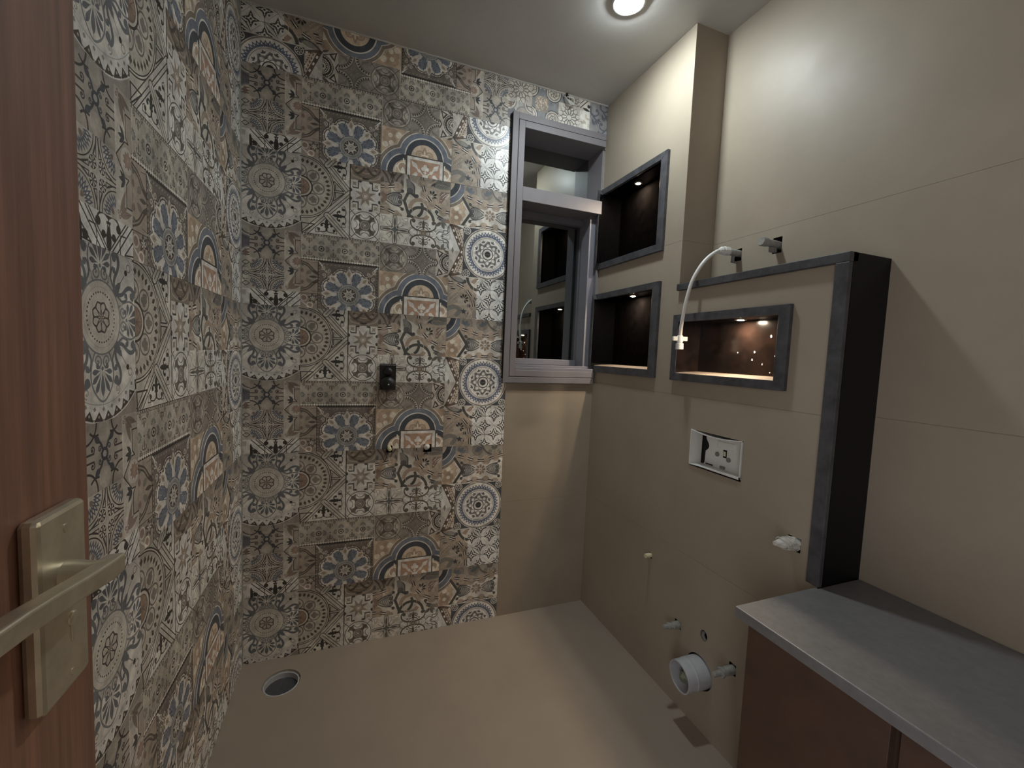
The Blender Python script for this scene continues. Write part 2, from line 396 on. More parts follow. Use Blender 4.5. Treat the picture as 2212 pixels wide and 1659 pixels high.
def tile_a():
    s = Print(300, 600, CREAM); cx, cy = 180, 120
    s.clip(0, 0, 300, 300); s.rect(0, 0, 300, 300, (150, 138, 122)); s.disc(cx, cy, 183, IVORY); s.disc(cx, cy, 179, (120, 110, 98)); s.disc(cx, cy, 177, IVORY)
    for i in range(36):
        a = i * PI / 18 + PI / 36
        s.at(cx, cy, a); s.poly([(163, 0), (180, -14.5), (180, 14.5)], (66, 58, 52)); s.disc(172, 0, 2.6, (170, 150, 130)); s.pop()
        s.at(cx, cy, a + PI / 36); s.star(159, 0, 2, 4.5, 4.5, (136, 122, 110)); s.pop()
    s.ring(cx, cy, 151, 1.2, (150, 146, 142)); s.disc(cx, cy, 146, (208, 201, 189)); s.disc(cx, cy, 80, (180, 172, 160))
    for i in range(4):
        s.at(cx, cy, i * PI / 2 - PI / 2)
        s.at(60, 0, -PI / 2); palmette(s, STEEL, SLATE_B); s.pop()
        for f in (-1, 1): s.curl(128, 50 * f, 9, 2.2, (140, 132, 122), a=0, d=f)
        s.pop(); s.at(cx, cy, i * PI / 2 + PI / 4)
        s.disc(64, 0, 9, STEEL); s.leaf(58, 0, 40, 16, 0, STEEL_D)
        for f in (-1, 1):
            s.at(0, 0, 0, 1, 1, f)
            s.curve([(66, 4), (84, 18), (104, 22), (118, 30), (122, 44), (110, 50)], 7, STEEL_D, 10); s.disc(111, 45, 7.5, STEEL_D)
            s.curve([(70, 12), (76, 28), (92, 36), (98, 30)], 4, STEEL_D, 5); s.disc(94, 29, 5, STEEL_D)
            s.curve([(84, 7), (106, 10), (124, 20), (132, 38)], 3, IVORY); s.curve([(62, 14), (66, 26), (72, 30)], 3.5, (176, 168, 156)); s.pop()
        s.line([(86, 0), (118, 0)], 2, STEEL); s.disc(126, 0, 5.5, INK); s.ring(140, 0, 7, 2, (140, 116, 96)); s.pop()
    s.disc(cx, cy, 65, STEEL); s.disc(cx, cy, 62, (190, 181, 166)); s.ring(cx, cy, 52, 1, (164, 154, 140))
    for i in range(36): s.disc(cx + 43 * math.cos(i * PI / 18), cy + 43 * math.sin(i * PI / 18), 1.7, INK)
    for i in range(8):
        a = i * PI / 4 + PI / 8; s.leaf(cx, cy, 29, 21, a, (72, 64, 60), tip=.7); s.leaf(cx + 5 * math.cos(a), cy + 5 * math.sin(a), 21, 13.5, a, (178, 168, 154), tip=.68)
    s.disc(cx, cy, 4, (128, 92, 76)); s.line([(cx, 0), (cx, 300)], .7, (150, 140, 128)); s.pop()
    # lattice of line rosettes left of the strip
    s.rect(0, 300, 121, 600, (176, 166, 150)); s.clip(0, 300, 121, 420)
    s.disc(121, 358, 44, (92, 90, 100)); s.rect(0, 300, 70, 420, (150, 148, 146)); s.disc(40, 360, 46, STEEL); s.disc(40, 360, 40, (150, 134, 118))
    for x, y in ((121, 300), (121, 420), (0, 300), (0, 420)): s.disc(x, y, 44, STEEL); s.disc(x, y, 39, (178, 168, 152)); s.ring(x, y, 30, 3, INK); s.line([(x - 30, y - 9), (x + 30, y - 9)], 3, INK)
    s.star(107, 402, 4, 16, 8, BROWN); s.pop()
    s.clip(0, 420, 121, 540); girih(s, 60, 480, 58, (96, 84, 74), (188, 180, 164))
    for y in (440, 480, 520): s.line([(96, y), (108, y - 9), (121, y), (108, y + 9), (96, y)], 2.2, INK)
    s.pop(); s.rect(0, 540, 121, 600, (206, 202, 194)); s.rect(84, 546, 108, 566, (176, 166, 152)); s.disc(84, 588, 16, (186, 170, 150))
    # quatrefoil of scrolls
    s.clip(121, 300, 241, 420); s.rect(121, 300, 241, 420, (160, 148, 132)); s.at(180, 358)
    for fx in (-1, 1):
        for fy in (-1, 1):
            s.at(0, 0, 0, 1, fx, fy); s.ring(60, 60, 36, 4, (62, 56, 54)); s.ring(26, 62, 26, 4, (62, 56, 54), PI, 1.75 * PI)
            s.curve([(5, 8), (12, 20), (22, 28)], 5, NAVY); s.leaf(14, 22, 22, 12, .6, NAVY); s.curl(15, 11, 6, 2.6, NAVY, a=PI, d=-1)
            s.line([(34, 7), (60, 7)], 3.4, (62, 56, 54)); s.curl(38, 14, 7, 3, (62, 56, 54), a=-PI / 2, d=-1); s.pop()
    for y in (-42, 42): s.disc(0, y, 19, (176, 164, 146))
    s.disc(0, 0, 12, NAVY); s.disc(0, 0, 6, (170, 164, 154)); s.pop(2)
    # four corner arcs with a star of rosettes
    s.clip(121, 420, 241, 540); s.rect(121, 420, 241, 540, (178, 168, 152)); s.at(181, 480)
    for fx in (-1, 1):
        for fy in (-1, 1):
            s.at(0, 0, 0, 1, fx, fy); s.disc(60, 60, 58, (176, 166, 150)); s.ring(60, 60, 57, 2.6, INK); s.ring(60, 60, 49, 2.2, INK)
            for i in range(-3, 4):
                a = PI * 1.25 + i * .2; s.at(60 + 33 * math.cos(a), 60 + 33 * math.sin(a), a); s.poly([(-13, 0), (0, -4.5), (13, 0), (0, 4.5)], (72, 82, 104)); s.poly([(-5, 0), (0, -2), (5, 0), (0, 2)], CREAM); s.pop()
            s.leaf(52, 52, 14, 10, PI * 1.25, BROWN); rosette6(s, 14.5, 14.5, 12, INK, (184, 176, 162))
            s.line([(4, 26), (4, 50), (13, 28), (4, 26)], 2, INK); s.line([(26, 4), (50, 4), (28, 13), (26, 4)], 2, INK); s.pop()
    s.pop(2)
    # right strip: stepped outline, leaves and a small flower
    s.clip(241, 300, 300, 540); s.rect(241, 300, 300, 540, (188, 178, 162))
    s.poly([(300, 334), (280, 334), (280, 376), (290, 386), (276, 386), (244, 420), (276, 452), (290, 452), (280, 464), (280, 506), (300, 506)], (170, 152, 132))
    s.line([(300, 334), (280, 334), (280, 376), (290, 386), (276, 386), (244, 420), (276, 452), (290, 452), (280, 464), (280, 506), (300, 506)], 2.6, INK)
    s.disc(284, 419, 24, (190, 180, 164))
    for i in range(9): s.leaf(286, 418, 18, 8, i * 2 * PI / 9, (150, 112, 88), tip=.6)
    for y, f in ((372, 1), (466, -1)):
        s.at(276, y + 8 * f, 0, 1, 1, f)
        for a in (PI, PI * 1.25, PI * .8): s.leaf(0, 0, 24, 9, a, (62, 66, 70))
        s.pop()
    for y, f in ((302, 1), (534, -1)):
        s.at(256, y, 0, 1, 1, f)
        for a, L in ((1.2, 58), (.3, 46), (.75, 34)): s.leaf(0, 6, L, 14, a, (136, 112, 92), tip=.4); s.line([(0, 6), (L * .8 * math.cos(a), 6 + L * .8 * math.sin(a))], 1, (110, 90, 74))
        for q in ((-8, 12), (2, 14), (-3, 4)): s.disc(q[0], q[1], 4, (140, 108, 92)); s.disc(q[0], q[1], 1.6, CREAM)
        s.pop()
    s.pop()
    # white field with black scrolls and diagonal bands
    s.clip(121, 540, 300, 600); s.rect(121, 540, 300, 600, IVORY); s.at(212, 540)
    s.leaf(0, 62, 46, 17, -PI / 2, INK, tip=.4); s.rect(-7, 10, 7, 15, INK); s.star(0, 3, 4, 9, 4, INK)
    for f in (-1, 1):
        s.at(0, 0, 0, 1, f, 1); s.curve([(3, 2), (16, -1), (30, 3), (38, 13)], 4, INK); s.disc(34, 16, 8, INK); s.curve([(3, 16), (6, 32), (16, 40), (23, 34)], 3, INK); s.disc(17, 35, 7, INK)
        for o, w in ((0, 3), (13, 2.6), (22, 2.6)): s.line([(84 - o, 0), (24 - o, 60)] if o else [(88, 0), (28, 60)], w, INK)
        s.line([(60, 24), (42, 25), (38, 42), (40, 58)], 2.6, INK); s.line([(88, 28), (56, 58), (92, 54)], 3, INK); s.pop()
    s.leaf(-88, 66, 50, 13, -PI / 2, INK); s.curve([(-84, 62), (-82, 46), (-72, 42)], 4, INK); s.disc(-72, 49, 8, INK); s.pop(2)
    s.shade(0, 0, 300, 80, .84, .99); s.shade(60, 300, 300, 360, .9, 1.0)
    return s.image('tile_print_mandala', 1)


SLATE_B = (94, 101, 109); STEEL_D = (98, 104, 112)


def tile_b():
    s = Print(300, 600, CREAM)
    # half roundel with diamonds, white diagonal bands and lilies
    s.clip(0, 0, 182, 300); s.rect(0, 0, 182, 300, (204, 197, 184)); s.poly([(-60, -40), (182, 118), (-60, 300), (-60, 0)], (180, 170, 152))
    s.poly([(-100, -20), (76, -20), (182, 108), (182, 132), (0, 310), (-100, 310)], (186, 177, 160))
    s.disc(0, 120, 124, INK); s.disc(0, 120, 121, (196, 188, 172)); s.disc(0, 120, 117.5, INK); s.disc(0, 120, 115, (176, 166, 148))
    for i in range(19):
        a = (i - 9) * PI / 18.6
        s.at(100 * math.cos(a), 120 + 100 * math.sin(a), a); s.poly([(-9, 0), (0, -6), (9, 0), (0, 6)], (78, 68, 56)); s.pop()
    for q in range(-2, 3):
        a = q * .82; x, y = 62 * math.cos(a), 120 + 62 * math.sin(a)
        s.disc(x, y, 24, (110, 102, 92)); s.disc(x, y, 20, (178, 168, 152))
        for b in range(4): s.disc(x + 7 * math.cos(b * PI / 2), y + 7 * math.sin(b * PI / 2), 7, (124, 114, 102))
        s.leaf(x + 6 * math.cos(a), y + 6 * math.sin(a), 12, 12, a, (124, 114, 102))
    s.disc(0, 120, 42, (60, 54, 48)); s.disc(0, 120, 37, (190, 180, 164)); s.disc(0, 120, 31, BROWN)
    for i in range(-2, 3): s.leaf(0, 120, 30, 16, i * .62, (148, 112, 80), tip=.7); s.line([(6, 120), (30 * math.cos(i * .62), 120 + 30 * math.sin(i * .62))], 1.2, (90, 68, 52))
    for A, B in (((60, -18), (182, 119)), ((182, 119), (0, 312)), ((95, 220), (180, 310)), ((95, 22), (122, -10))):
        d = np.subtract(B, A); d = d / math.hypot(*d); n = np.array([-d[1], d[0]])
        s.line([A, B], 25, (64, 58, 50)); s.line([A, B], 20, (192, 184, 168))
        for o in ((-1.5, ) if A[0] != 95 else (0,)): s.line([np.array(A) + n * o, np.array(B) + n * o], 2.4, (64, 58, 50))
    for f in (-1, 1):
        s.at(0, 120, 0, 1, 1, f); s.line([(120, 36), (122, 4), (158, 4), (120, 40)], 3, INK); s.line([(126, 4), (126, 26)], 2.4, INK); s.pop()
    s.line([(2, 262), (50, 262), (4, 300), (2, 262)], 3.5, INK)
    s.lily(94, 262, 58, 0, (52, 54, 50)); s.lily(142, 217, 56, -PI / 2, (52, 54, 50)); s.lily(142, 22, 56, -PI / 2, (52, 54, 50))
    for x, y, a in ((60, 282, 0), (128, 282, 0), (160, 185, 0), (160, 252, 0), (160, 58, 0)): s.line([(x - 8, y + 8), (x - 7, y - 4), (x + 2, y - 10), (x + 6, y + 8), (x - 8, y + 8)], 2.2, (84, 78, 68))
    s.pop(); s.rect(180, 0, 184, 300, INK)
    # brown interlace, star, round star
    s.clip(184, 0, 300, 60); s.rect(184, 0, 300, 60, (136, 118, 96)); s.disc(243, -16, 62, (120, 100, 80)); s.ring(243, -16, 62, 5, (92, 82, 70)); s.ring(243, -20, 48, 3, (160, 140, 114))
    for f in (-1, 1):
        s.at(243, 0, 0, 1, f, 1); s.curve([(6, 8), (22, 26), (34, 30), (38, 10)], 9, (78, 70, 60)); s.disc(34, 20, 7, (150, 128, 100)); s.curve([(0, 46), (20, 52), (50, 42), (60, 20)], 5, (166, 150, 126)); s.pop()
    s.leaf(226, 50, 34, 9, 0, (70, 62, 54)); s.pop()
    s.clip(184, 60, 300, 180); s.rect(184, 60, 300, 180, (208, 203, 194)); s.star(242, 120, 8, 44, 19, (148, 128, 106), PI / 8); s.disc(242, 120, 11, (196, 186, 170))
    for i in range(12): s.disc(242 + 8 * math.cos(i * PI / 6), 120 + 8 * math.sin(i * PI / 6), 1.6, BROWN)
    for fx in (-1, 1):
        for fy in (-1, 1):
            s.at(242, 120, 0, 1, fx, fy); s.poly([(26, 58), (56, 58), (56, 40), (48, 26), (26, 26)], SLATE); s.poly([(30, 62), (62, 62), (62, 42), (46, 31), (30, 31)], (206, 196, 180))
            for b in range(4): s.leaf(43, 45, 10, 7, b * PI / 2 + PI / 4, (150, 140, 126))
            for a in (.2, .8, 1.4): s.leaf(20, 52, 12, 7, a + .6, SLATE); s.leaf(52, 20, 12, 7, a - 1.2, SLATE)
            s.pop()
    s.pop(); round_star(s, 242, 240, (206, 200, 190), (92, 84, 76), (112, 104, 96), (220, 216, 208))
    # ribbon with three flowers
    s.clip(0, 300, 300, 406); s.rect(0, 300, 300, 406, (172, 161, 142)); s.rect(0, 299, 300, 302, INK); s.rect(0, 307, 300, 308.5, (104, 96, 86)); s.rect(0, 396, 300, 397.5, (104, 96, 86))
    for i in range(30): s.disc(5 + 10 * i, 304.5, 2.3, (84, 76, 68)); s.disc(5 + 10 * i, 400, 4, (206, 198, 184)); s.disc(10 + 10 * i, 393, 2, (110, 102, 92)); s.disc(10 * i, 407, 5, INK)
    for x in (-13, 76, 165, 255):
        for i in range(4):
            s.at(x, 357, i * PI / 2); s.fan(17, 0, 7, -1.3, 1.3, 2, 15, 5, (124, 122, 114)); s.disc(19, 0, 5, (150, 146, 134)); s.pop()
        s.disc(x, 357, 11, INK); s.disc(x, 357, 7.6, (184, 174, 156)); s.star(x, 357, 4, 6, 3.4, INK)
    for x in (31, 121, 210, 299):
        s.disc(x, 357, 2.2, INK)
        for y, f in ((308, 1), (398, -1)):
            s.at(x, y, 0, 1, 1, f); s.leaf(0, 10, 24, 8, PI / 2, (118, 110, 98))
            for g in (-1, 1): s.curve([(2 * g, 12), (9 * g, 14), (8 * g, 22)], 3, (98, 90, 80)); s.curl(18 * g, 6, 6, 2.4, (98, 90, 80), a=PI / 2, d=g)
            s.pop()
    s.pop()
    # narrow strip beside the flower
    s.clip(0, 406, 63, 540); s.rect(0, 406, 63, 540, (162, 142, 120))
    for f in (-1, 1):
        s.at(0, 473, 0, 1, 1, f); s.curve([(-4, 58), (26, 46), (48, 24), (64, 14)], 12, (88, 76, 66)); s.curve([(-4, 58), (26, 46), (46, 26)], 3.4, (150, 130, 110))
        s.leaf(20, 10, 26, 16, .6, (128, 120, 108)); s.leaf(6, 14, 18, 12, 1.6, (130, 92, 74)); s.leaf(4, 40, 14, 10, 1.2, (104, 104, 96)); s.line([(40, 56), (63, 60)], 1.5, (104, 90, 78)); s.pop()
    s.leaf(30, 473, 34, 10, 0, (88, 76, 66)); s.pop()
    s.clip(0, 540, 63, 600); s.rect(0, 540, 63, 600, (150, 132, 114)); s.line([(0, 540), (63, 540)], 3, INK)
    for x, y, r in ((12, 560, 12), (34, 588, 11)): s.ring(x, y, r, 4, (196, 180, 160)); s.disc(x, y, r - 4, (140, 104, 88))
    for a in range(6): s.leaf(46, 560, 22, 9, a * PI / 3 + .3, (84, 74, 68)); s.leaf(46, 560, 12, 4, a * PI / 3 + .3, (190, 180, 164))
    s.line([(0, 572), (40, 602)], 5, (196, 186, 170)); s.pop()
    # blue eight petal flower on a dark beaded panel
    s.clip(63, 406, 300, 600); s.rect(63, 406, 300, 600, (112, 101, 90)); s.rect(63, 406, 69, 600, INK); s.rect(294, 406, 300, 600, (120, 110, 98)); s.rect(63, 406, 300, 411, INK)
    for i in range(16): s.poly([(66, 414 + 12 * i), (71, 420 + 12 * i), (66, 426 + 12 * i)], (150, 138, 122)); s.poly([(297, 414 + 12 * i), (292, 420 + 12 * i), (297, 426 + 12 * i)], INK); s.leaf(80 + 15 * i, 420, 10, 4, -.5, (150, 138, 122))
    s.line([(68, 411), (80, 424)], 5, IVORY); s.line([(296, 411), (284, 424)], 5, IVORY); s.at(183, 536)
    P8 = [PI / 8 + i * PI / 4 for i in range(8)]
    def lobes(g, col):
        for a in P8: s.line([(40 * math.cos(a), 40 * math.sin(a)), (76 * math.cos(a), 76 * math.sin(a))], 34 + 2 * g, col, 44 + 2 * g)
        for i in range(4): s.star(0, 0, 4, 104 + g * 1.3, 60, col, 0)
        s.poly([(-(70 + g), -(70 + g)), (70 + g, -(70 + g)), (70 + g, 70 + g), (-(70 + g), 70 + g)], col)
    lobes(17, (84, 75, 67)); lobes(13, (172, 162, 146)); lobes(10, (84, 75, 67))
    lobes(6, (204, 194, 180))
    for a in P8:
        s.at(0, 0, a); s.line([(42, 0), (79, 0)], 24, BLUE, 35)
        for k_ in range(9): s.leaf(50 + 5 * k_, (-1) ** k_ * (4 + k_ % 3 * 4), 13, 5, (-1) ** k_ * .5, (78, 90, 110)); s.leaf(56 + 4 * k_, (-1) ** (k_ + 1) * (5 + k_ % 2 * 6), 6, 2.4, 0, (140, 148, 158))
        s.pop()
    for i in range(8):
        a = i * PI / 4; s.at(0, 0, a); R = 86 if i % 2 == 0 else 88
        s.leaf(72, 0, 29, 15, 0, (170, 146, 118)); s.leaf(78, 0, 15, 6, 0, (132, 116, 96)); s.line([(54, -3.2), (76, -3.2)], 3.6, (210, 206, 197)); s.line([(54, 3.2), (76, 3.2)], 3.6, (210, 206, 197)); s.pop()
    for i in range(44):
        a = i * 2 * PI / 44
        best = 0
        for t in np.linspace(60, 124, 65):
            x, y = t * math.cos(a), t * math.sin(a)
            ins = any(math.hypot(x - min(76, max(40, x * math.cos(b) + y * math.sin(b))) * math.cos(b), y - min(76, max(40, x * math.cos(b) + y * math.sin(b))) * math.sin(b)) < 22 for b in P8) or (abs(x) < 70 and abs(y) < 70) or abs(x) + abs(y) < 104
            if ins: best = t
        s.disc((best + 12) * math.cos(a), (best + 12) * math.sin(a), 2.6, (196, 186, 170))
    s.disc(0, 0, 47, (96, 104, 116))
    for a in P8: s.line([(40 * math.cos(a - PI / 8 + .2), 40 * math.sin(a - PI / 8 + .2)), (56 * math.cos(a - PI / 8 + .2), 56 * math.sin(a - PI / 8 + .2))], 3, (190, 190, 186))
    s.disc(0, 0, 43, (168, 166, 160)); s.disc(0, 0, 40, (146, 146, 144))
    for i in range(40): s.disc(35 * math.cos(i * PI / 20), 35 * math.sin(i * PI / 20), 1.3, (110, 112, 112))
    s.disc(0, 0, 30, (196, 188, 176)); s.disc(0, 0, 28.5, (76, 70, 66)); s.star(0, 0, 8, 28, 14, (196, 188, 176), PI / 8)
    for i in range(8): s.disc(24 * math.cos(i * PI / 4), 24 * math.sin(i * PI / 4), 2, (170, 160, 150))
    s.ring(0, 0, 8, 2, (130, 124, 118)); s.disc(0, 0, 3, BROWN); s.pop()
    for fx in (-1, 1):
        s.at(183, 440, 0, 1, fx, 1)
        for x, y, a in ((78, 2, 0), (97, 22, 1.6), (100, -8, .8)): s.curl(x, y, 9, 3, (190, 176, 156), a=a, d=1)
        s.line([(86, 12), (108, -16)], 3, (190, 176, 156)); s.pop()
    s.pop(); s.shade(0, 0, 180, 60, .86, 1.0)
    return s.image('tile_print_flower', 2)


def interlace(s, X=0, Y=0):      # brown strap work with palmette hearts, 300 x 180
    s.at(X, Y); s.rect(0, 0, 300, 180, (196, 187, 170))
    s.rect(0, 0, 96, 62, (146, 130, 114))
    for c in (0, 96): s.at(c, 0, 0, 1, 1 if c == 0 else -1, 1); s.curve([(4, -4), (26, 24), (34, 44), (48, 64)], 6, (92, 80, 68)); s.curve([(28, -4), (46, 26), (52, 46), (60, 62)], 5, (92, 80, 68)); s.leaf(6, 60, 36, 13, -PI / 2 + .1, (96, 92, 88)); s.leaf(8, 60, 28, 8, -.7, (96, 92, 88)); s.pop()
    s.star(48, 14, 5, 15, 7, (78, 68, 60)); s.curl(40, 32, 6, 2, (110, 96, 84), d=-1); s.curl(56, 32, 6, 2, (110, 96, 84), a=PI)
    s.disc(14, 78, 30, (164, 140, 112)); s.disc(14, 160, 30, (164, 140, 112)); s.disc(70, 60, 22, (158, 134, 104)); s.disc(72, 186, 22, (158, 134, 104))
    chain(s, [(-20, 69), (24, 66), (66, 56)], 15); chain(s, [(-20, 156), (24, 158), (66, 172)], 15)
    s.at(18, 111); heart(s); s.pop()
    for i in range(6): s.leaf(2, 111, 26, 12, -1.2 + i * .48, (140, 104, 80), tip=.7)
    s.line([(119, 68), (99, 112), (119, 168)], 12, (78, 76, 72)); s.line([(119, 68), (152, 92)], 12, (78, 76, 72)); s.line([(119, 168), (150, 184)], 12, (78, 76, 72))
    s.ring(166, 140, 42, 17, (160, 132, 100), PI, 2 * PI); s.ring(166, 140, 42, 17, (150, 120, 96), .5, 2.2); s.ring(172, 186, 56, 12, (76, 76, 72), PI, 2 * PI); s.ring(132, 132, 46, 12, (76, 76, 72), -.5, 1.0); s.ring(166, 140, 33, 1.6, (198, 188, 170))
    s.poly([(118, 0), (300, 0), (300, 120), (262, 122), (200, 96), (168, 40), (118, 18)], (166, 147, 122))
    s.curve([(112, 0), (122, 24), (140, 44), (142, 76), (152, 88)], 5, SLATE); s.disc(152, 84, 8, SLATE); s.poly([(104, 20), (120, 16), (140, 48), (138, 76), (112, 74)], (128, 124, 118)); s.disc(122, 68, 10, (90, 88, 86)); s.ring(122, 68, 12, 3, SLATE)
    s.curve([(230, 8), (262, 2), (300, 10)], 26, (126, 122, 114)); s.curve([(232, 26), (262, 30), (300, 24)], 16, (132, 128, 118)); s.star(222, 22, 5, 15, 7, NAVY)
    for i in range(4): s.curve([(240 + 12 * i, 30), (256 + 12 * i, 16), (276 + 10 * i, 12 + 3 * i)], 1.6, (98, 92, 84))
    s.line([(196, 44), (300, 40)], 7, (182, 158, 126)); s.line([(190, 40), (236, 4)], 8, (182, 158, 126)); s.line([(242, 48), (244, 112)], 7, (160, 132, 102)); s.line([(250, 106), (300, 54)], 9, (182, 158, 126))
    s.disc(218, 68, 24, (178, 164, 142)); s.fan(216, 74, 6, -2.5, .9, 3, 25, 9, INK); s.poly([(252, 50), (296, 48), (262, 98), (250, 98)], (132, 98, 78))
    for i in range(24): s.disc(254 + (i * 37 % 40), 52 + (i * 23 % 40) * (1 - (i * 37 % 40) / 55.), 1.9, IVORY)
    chain(s, [(172, -14), (174, 24), (188, 70), (221, 107), (270, 132), (310, 134)], 21)
    s.curve([(300, 182), (270, 162), (244, 152), (238, 142)], 5, SLATE); s.disc(240, 138, 8, SLATE); s.leaf(252, 166, 60, 26, .3, (132, 128, 120)); s.curl(254, 166, 9, 4, SLATE, a=PI)
    for i in range(4): s.leaf(300, 184, 28, 10, PI + .2 + i * .35, (150, 116, 82))
    s.pop()


def tile_c():
    s = Print(300, 600, CREAM)
    s.clip(0, 0, 300, 180); interlace(s); s.pop()
    # pale row: long star, iron scrolls, zigzag
    s.clip(0, 180, 122, 300); s.rect(0, 180, 122, 300, (204, 197, 183)); s.at(62, 240)
    for i in range(4):
        s.at(0, 0, i * PI / 2); s.curve([(7, 12), (22, 9), (56, 7), (58, 0)], 3, (96, 90, 80)); s.curve([(7, -12), (22, -9), (56, -7), (58, 0)], 3, (96, 90, 80)); s.leaf(6, 0, 52, 10, 0, (120, 112, 100)); s.leaf(10, 0, 44, 3, 0, INK); s.curve([(13, 13), (24, 15), (36, 24)], 2, (96, 90, 80)); s.curve([(13, 13), (15, 24), (24, 36)], 2, (96, 90, 80)); s.pop()
        s.at(0, 0, i * PI / 2); s.line([(38, 52), (44, 36), (50, 30), (52, 44), (56, 54), (38, 52)], 2, (150, 136, 118)); s.poly([(44, 50), (47, 40), (53, 50)], (216, 212, 204)); s.pop()
    s.star(0, 0, 4, 20, 9, (96, 90, 80)); s.star(0, 0, 4, 13, 6, (86, 96, 104)); s.pop(2)
    s.clip(122, 180, 241, 300); s.rect(122, 180, 241, 300, (208, 205, 198)); s.at(184, 239); D = (86, 80, 66)
    for fy in (-1, 1):
        s.at(0, 0, 0, 1, 1, fy); s.leaf(0, -60, 48, 11, PI / 2, D); s.line([(-12, -48), (12, -48)], 3, D)
        for fx in (-1, 1):
            s.at(0, 0, 0, 1, fx, 1); s.curve([(8, -8), (34, -14), (52, -28), (55, -48), (44, -57)], 6, D); s.disc(43, -49, 8, D); s.curl(14, -38, 9, 3, D, a=PI, d=1); s.curve([(10, -24), (20, -27), (28, -24)], 2.4, D); s.disc(28, -24, 3.5, D)
            s.ring(44, 0, 17, 2.4, D, -1.9, 0); s.fan(44, 0, 5, -1.2, 0, 18, 9, 6, (150, 138, 118)); s.curve([(30, -8), (36, -12), (42, -8)], 2, D); s.pop()
        s.pop()
    s.ring(0, 0, 27, 3, D); s.ring(0, 0, 17, 2, D); s.disc(0, 0, 13, (124, 104, 78)); s.disc(0, 0, 5, (150, 132, 104)); s.pop(2)
    s.clip(241, 180, 300, 300); s.rect(241, 180, 300, 300, (206, 206, 200))
    for y, f in ((240, 1), (240, -1)):
        s.at(268, y, 0, 1, 1, f); s.line([(-28, 4), (-14, 18), (6, 18), (6, 26), (24, 26), (26, 44), (34, 52)], 5, (112, 116, 112)); s.line([(-28, 14), (-20, 26), (0, 27)], 2, (140, 144, 140)); s.line([(0, 10), (20, 12), (32, 26), (32, 44)], 4, (78, 82, 82)); s.line([(4, 6), (22, 5), (36, 16)], 2, (140, 144, 140))
        s.leaf(-4, 62, 34, 15, -2.4, (104, 98, 86)); s.leaf(-4, 62, 34, 14, -1.2, (112, 106, 94)); s.leaf(-4, 62, 26, 12, -.5, (120, 114, 102)); s.pop()
    s.star(268, 240, 4, 10, 4, (96, 98, 94)); s.pop()
    # taupe row
    round_star(s, 62, 360, (150, 138, 122), (98, 88, 78), (128, 116, 102), (178, 168, 150))
    s.clip(121, 300, 243, 420); s.rect(121, 300, 243, 420, (136, 126, 113)); s.at(183, 360)
    for fx in (-1, 1):
        for fy in (-1, 1):
            s.at(60 * fx, 60 * fy, 0, 1, -fx, -fy); s.disc(0, 0, 61, (88, 80, 70)); s.disc(0, 0, 58.5, (174, 165, 148)); s.disc(0, 0, 46, (88, 80, 70)); s.disc(0, 0, 43.5, (146, 136, 122))
            for i in range(8):
                a = .1 + i * 1.38 / 7; s.at(52 * math.cos(a), 52 * math.sin(a), a); s.poly([(-5, -4), (5, 0), (-5, 4)], INK); s.pop()
            for i in range(5): s.leaf(4 + 6 * i, 4, 22, 7, .4 + .25 * i, (124, 114, 102)); s.disc(14 + 5 * i, 30 - 5 * i, 1.8, (170, 160, 144))
            s.pop()
    for i in range(8): s.leaf(7 * math.cos(i * PI / 4), 7 * math.sin(i * PI / 4), 14, 4, i * PI / 4, (156, 146, 132))
    s.pop(2)
    s.clip(243, 300, 300, 420); s.rect(243, 300, 300, 420, (186, 172, 156)); s.line([(241, 340), (252, 360), (241, 380)], 4, INK)
    s.disc(304, 356, 44, INK); s.disc(304, 356, 41, (196, 187, 170)); s.disc(304, 356, 26, INK); s.disc(304, 356, 23, (190, 180, 164)); s.disc(304, 356, 9, INK)
    for i in range(17):
        a = PI / 2 + i * PI / 16
        s.at(304, 356, a); s.leaf(28, 0, 12, 7.5, 0, INK); s.leaf(14, 0, 8, 5, 0, INK) if i % 2 else None; s.pop()
    for f in (-1, 1):
        s.at(243, 360, 0, 1, 1, f); s.poly([(4, 58), (34, 46), (14, 22)], INK); s.poly([(10, 52), (26, 45), (15, 32)], (196, 176, 160)); s.line([(2, 58), (60, 36)], 2, INK); s.leaf(34, 60, 30, 10, -.4, (96, 80, 68)); s.pop()
    s.pop()
    # arches
    s.clip(0, 420, 300, 600); s.rect(0, 420, 300, 600, (184, 153, 112)); L3 = ((181, 522), (106, 598), (256, 598))
    for x, y, r in ((30, 448, 22), (52, 440, 16), (24, 470, 18), (46, 466, 14), (292, 436, 20)): s.disc(x, y, r, (166, 132, 92))
    for x, y, r in ((36, 452, 9), (70, 446, 13), (40, 482, 10), (16, 492, 12), (84, 470, 8), (300, 466, 13)): s.disc(x, y, r, (210, 196, 170))
    for r, c in ((124, (208, 196, 176)), (121, (132, 114, 94)), (108.5, (208, 200, 186)), (105, BLUE)):
        for x, y in L3: s.disc(x, y, r, c)
